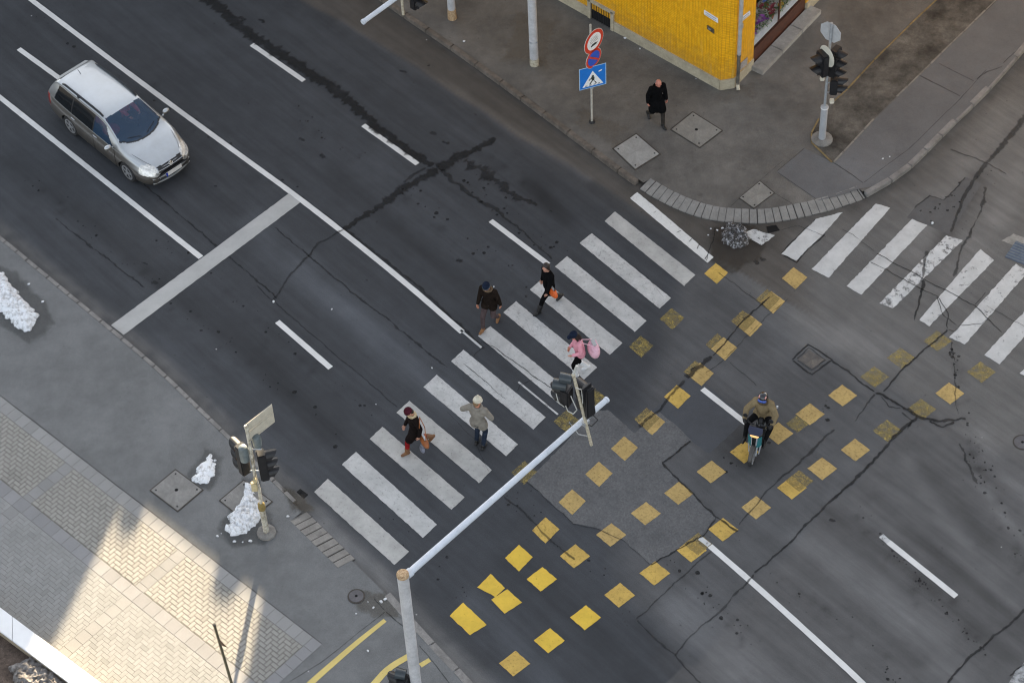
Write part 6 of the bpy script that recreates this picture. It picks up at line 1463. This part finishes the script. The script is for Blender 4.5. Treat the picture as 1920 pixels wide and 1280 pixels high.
# ------------------------------------------------------------------ snow
m, n, l, b = newmat('old snow'); co = coords(n)
f = nz(n, l, co, 9, 6, .7); c = mixc(n, l, rng(n, l, f, .34, .53, .85, 0), (.78, .80, .83), (.24, .235, .225)); l.new(c, b.inputs['Base Color']); b.inputs['Roughness'].default_value = .7
b.inputs['Subsurface Weight'].default_value = .0; bump(n, l, nz(n, l, co, 35, 4, .7), b, .5, .02); M_snow = m
m, n, l, b = newmat('dirty melting snow'); co = coords(n)
f = nz(n, l, co, 13, 7, .78); c = mixc(n, l, rng(n, l, f, .50, .60, 0, 1), (.045, .040, .036), (.48, .48, .50)); l.new(c, b.inputs['Base Color']); b.inputs['Roughness'].default_value = .8; bump(n, l, nz(n, l, co, 30, 4, .7), b, .8, .03); M_dsnow = m
def heap(name, label, pts, h, m, z0, res=.022, rough=.5, cat='snow heap', edge=.16, seed=0, frq=5):
    P = gp(pts, z0); c_ = sum(P, Vector()) / len(P); Q = [(p.x - c_.x, p.y - c_.y) for p in P]
    xa, xb = min(q[0] for q in Q) - .1, max(q[0] for q in Q) + .1; ya, yb = min(q[1] for q in Q) - .1, max(q[1] for q in Q) + .1
    nx_, ny_ = int((xb - xa) / res) + 1, int((yb - ya) / res) + 1; hh = {}
    for j in range(ny_):
        for i in range(nx_):
            x, y = xa + i * res, ya + j * res; ins = False; dm = 1e9
            for q in range(len(Q)):
                (x1_, y1_), (x2_, y2_) = Q[q], Q[(q + 1) % len(Q)]
                if (y1_ > y) != (y2_ > y) and x < (x2_ - x1_) * (y - y1_) / (y2_ - y1_) + x1_: ins = not ins
                dx, dy = x2_ - x1_, y2_ - y1_; t_ = max(0, min(1, ((x - x1_) * dx + (y - y1_) * dy) / (dx * dx + dy * dy))); dm = min(dm, math.hypot(x - x1_ - t_ * dx, y - y1_ - t_ * dy))
            dd = dm if ins else -dm; dd += .09 * noise.noise((x * 5, y * 5, seed)) + .045 * noise.noise((x * 14, y * 14, seed)) + .015 * noise.noise((x * 34, y * 34, seed))
            e = max(0, min(1, dd / edge)); e = math.sqrt(e) if e > 0 else 0
            nn = noise.noise((x * frq, y * frq, seed + 3)) * .5 + noise.noise((x * frq * 2.6, y * frq * 2.6, seed + 5)) * .35 + noise.noise((x * frq * 6, y * frq * 6, seed)) * .2
            hh[i, j] = h * e * max(.12, .66 + rough * .7 * nn) if dd > 0 else -1
    idx = {}; vs, fs = [], []
    def vid(i, j):
        if (i, j) not in idx: idx[i, j] = len(vs); vs.append((xa + i * res, ya + j * res, max(hh[i, j], -.01)))
        return idx[i, j]
    for j in range(ny_ - 1):
        for i in range(nx_ - 1):
            if max(hh[i, j], hh[i + 1, j], hh[i, j + 1], hh[i + 1, j + 1]) > 0: fs.append((vid(i, j), vid(i + 1, j), vid(i + 1, j + 1), vid(i, j + 1)))
    me = bpy.data.meshes.new(name); me.from_pydata(vs, [], fs); me.update(); o = meshobj(name, me, m, None, smooth=True); o.location = c_; tag(o, label, cat); return o
heap('snow_heap', 'large white snow heap at the left edge on the near pavement', [(-60, 500), (-20, 500), (5, 512), (28, 545), (52, 570), (72, 592), (62, 612), (46, 624), (28, 612), (8, 588), (-30, 565), (-70, 545)], .24, M_snow, .12, seed=1)
heap('snow_heap', 'small white snow heap above the bolted cover on the near pavement', [(393, 853), (402, 862), (404, 885), (392, 902), (378, 908), (360, 900), (368, 884), (376, 870)], .13, M_snow, .12, seed=7, edge=.10)
heap('snow_heap', 'big lumpy snow heap at the foot of the near traffic light', [(458, 908), (474, 910), (480, 930), (487, 950), (488, 975), (468, 992), (448, 1006), (434, 1004), (424, 988), (432, 968), (446, 950), (456, 932)], .26, M_snow, .12, rough=.85, seed=12, edge=.13, frq=7)
heap('snow_heap', 'round dirty melting snow heap in the gutter at the street corner', [(1360, 425), (1382, 420), (1400, 432), (1404, 448), (1396, 462), (1376, 467), (1360, 458), (1352, 440)], .30, M_dsnow, .0, rough=1.0, seed=21, edge=.16, frq=8)
heap('snow_heap', 'grey snow remains in the planting bed behind the white wall', [(20, 1250), (60, 1232), (110, 1262), (150, 1300), (90, 1340), (30, 1300)], .22, mat('grey snow', (.19, .18, .175), .8, .45, 8, col2=(.06, .05, .042)), .32, rough=.9, seed=30)
rc_ = random.Random(5); spots = [(408, 1005, 1), (440, 1015, 1), (540, 968, 1), (690, 1128, 1), (715, 1128, 1), (722, 1123, 1), (700, 1139, 1), (690, 1220, 1), (578, 1258, 1), (668, 1150, 1), (54, 533, 1), (80, 566, 1), (428, 992, 1), (415, 1000, 1), (455, 1016, 1), (470, 1014, 1), (1333, 429, 0), (1345, 432, 0), (1328, 441, 0), (1355, 428, 0), (1748, 419, 0), (1655, 298, 1), (1668, 294, 1), (810, 690, 0), (705, 758, 0), (622, 580, 0), (513, 566, 0), (926, 538, 0), (870, 78, 1), (1172, 72, 1), (1182, 74, 1), (1305, 148, 1), (1200, 92, 1)]
for x, y, p in spots:
    r_ = rc_.uniform(.022, .05); mb = MB(); a = rc_.uniform(0, 3)
    o = blob('snow_crumb', [('ell', (0, 0, .3 * r_), (r_, r_ * .7, r_ * .5)), ('ell', (r_ * .6, r_ * .3, .2 * r_), (r_ * .6, r_ * .5, r_ * .4))], M_snow, None, .012, 1); o.location = G(x, y, .12 if p else 0); o.rotation_euler = (0, 0, a)
    tag(o, 'tiny loose crumb of white snow lying on the ground', 'snow crumb', 'loose snow crumbs')
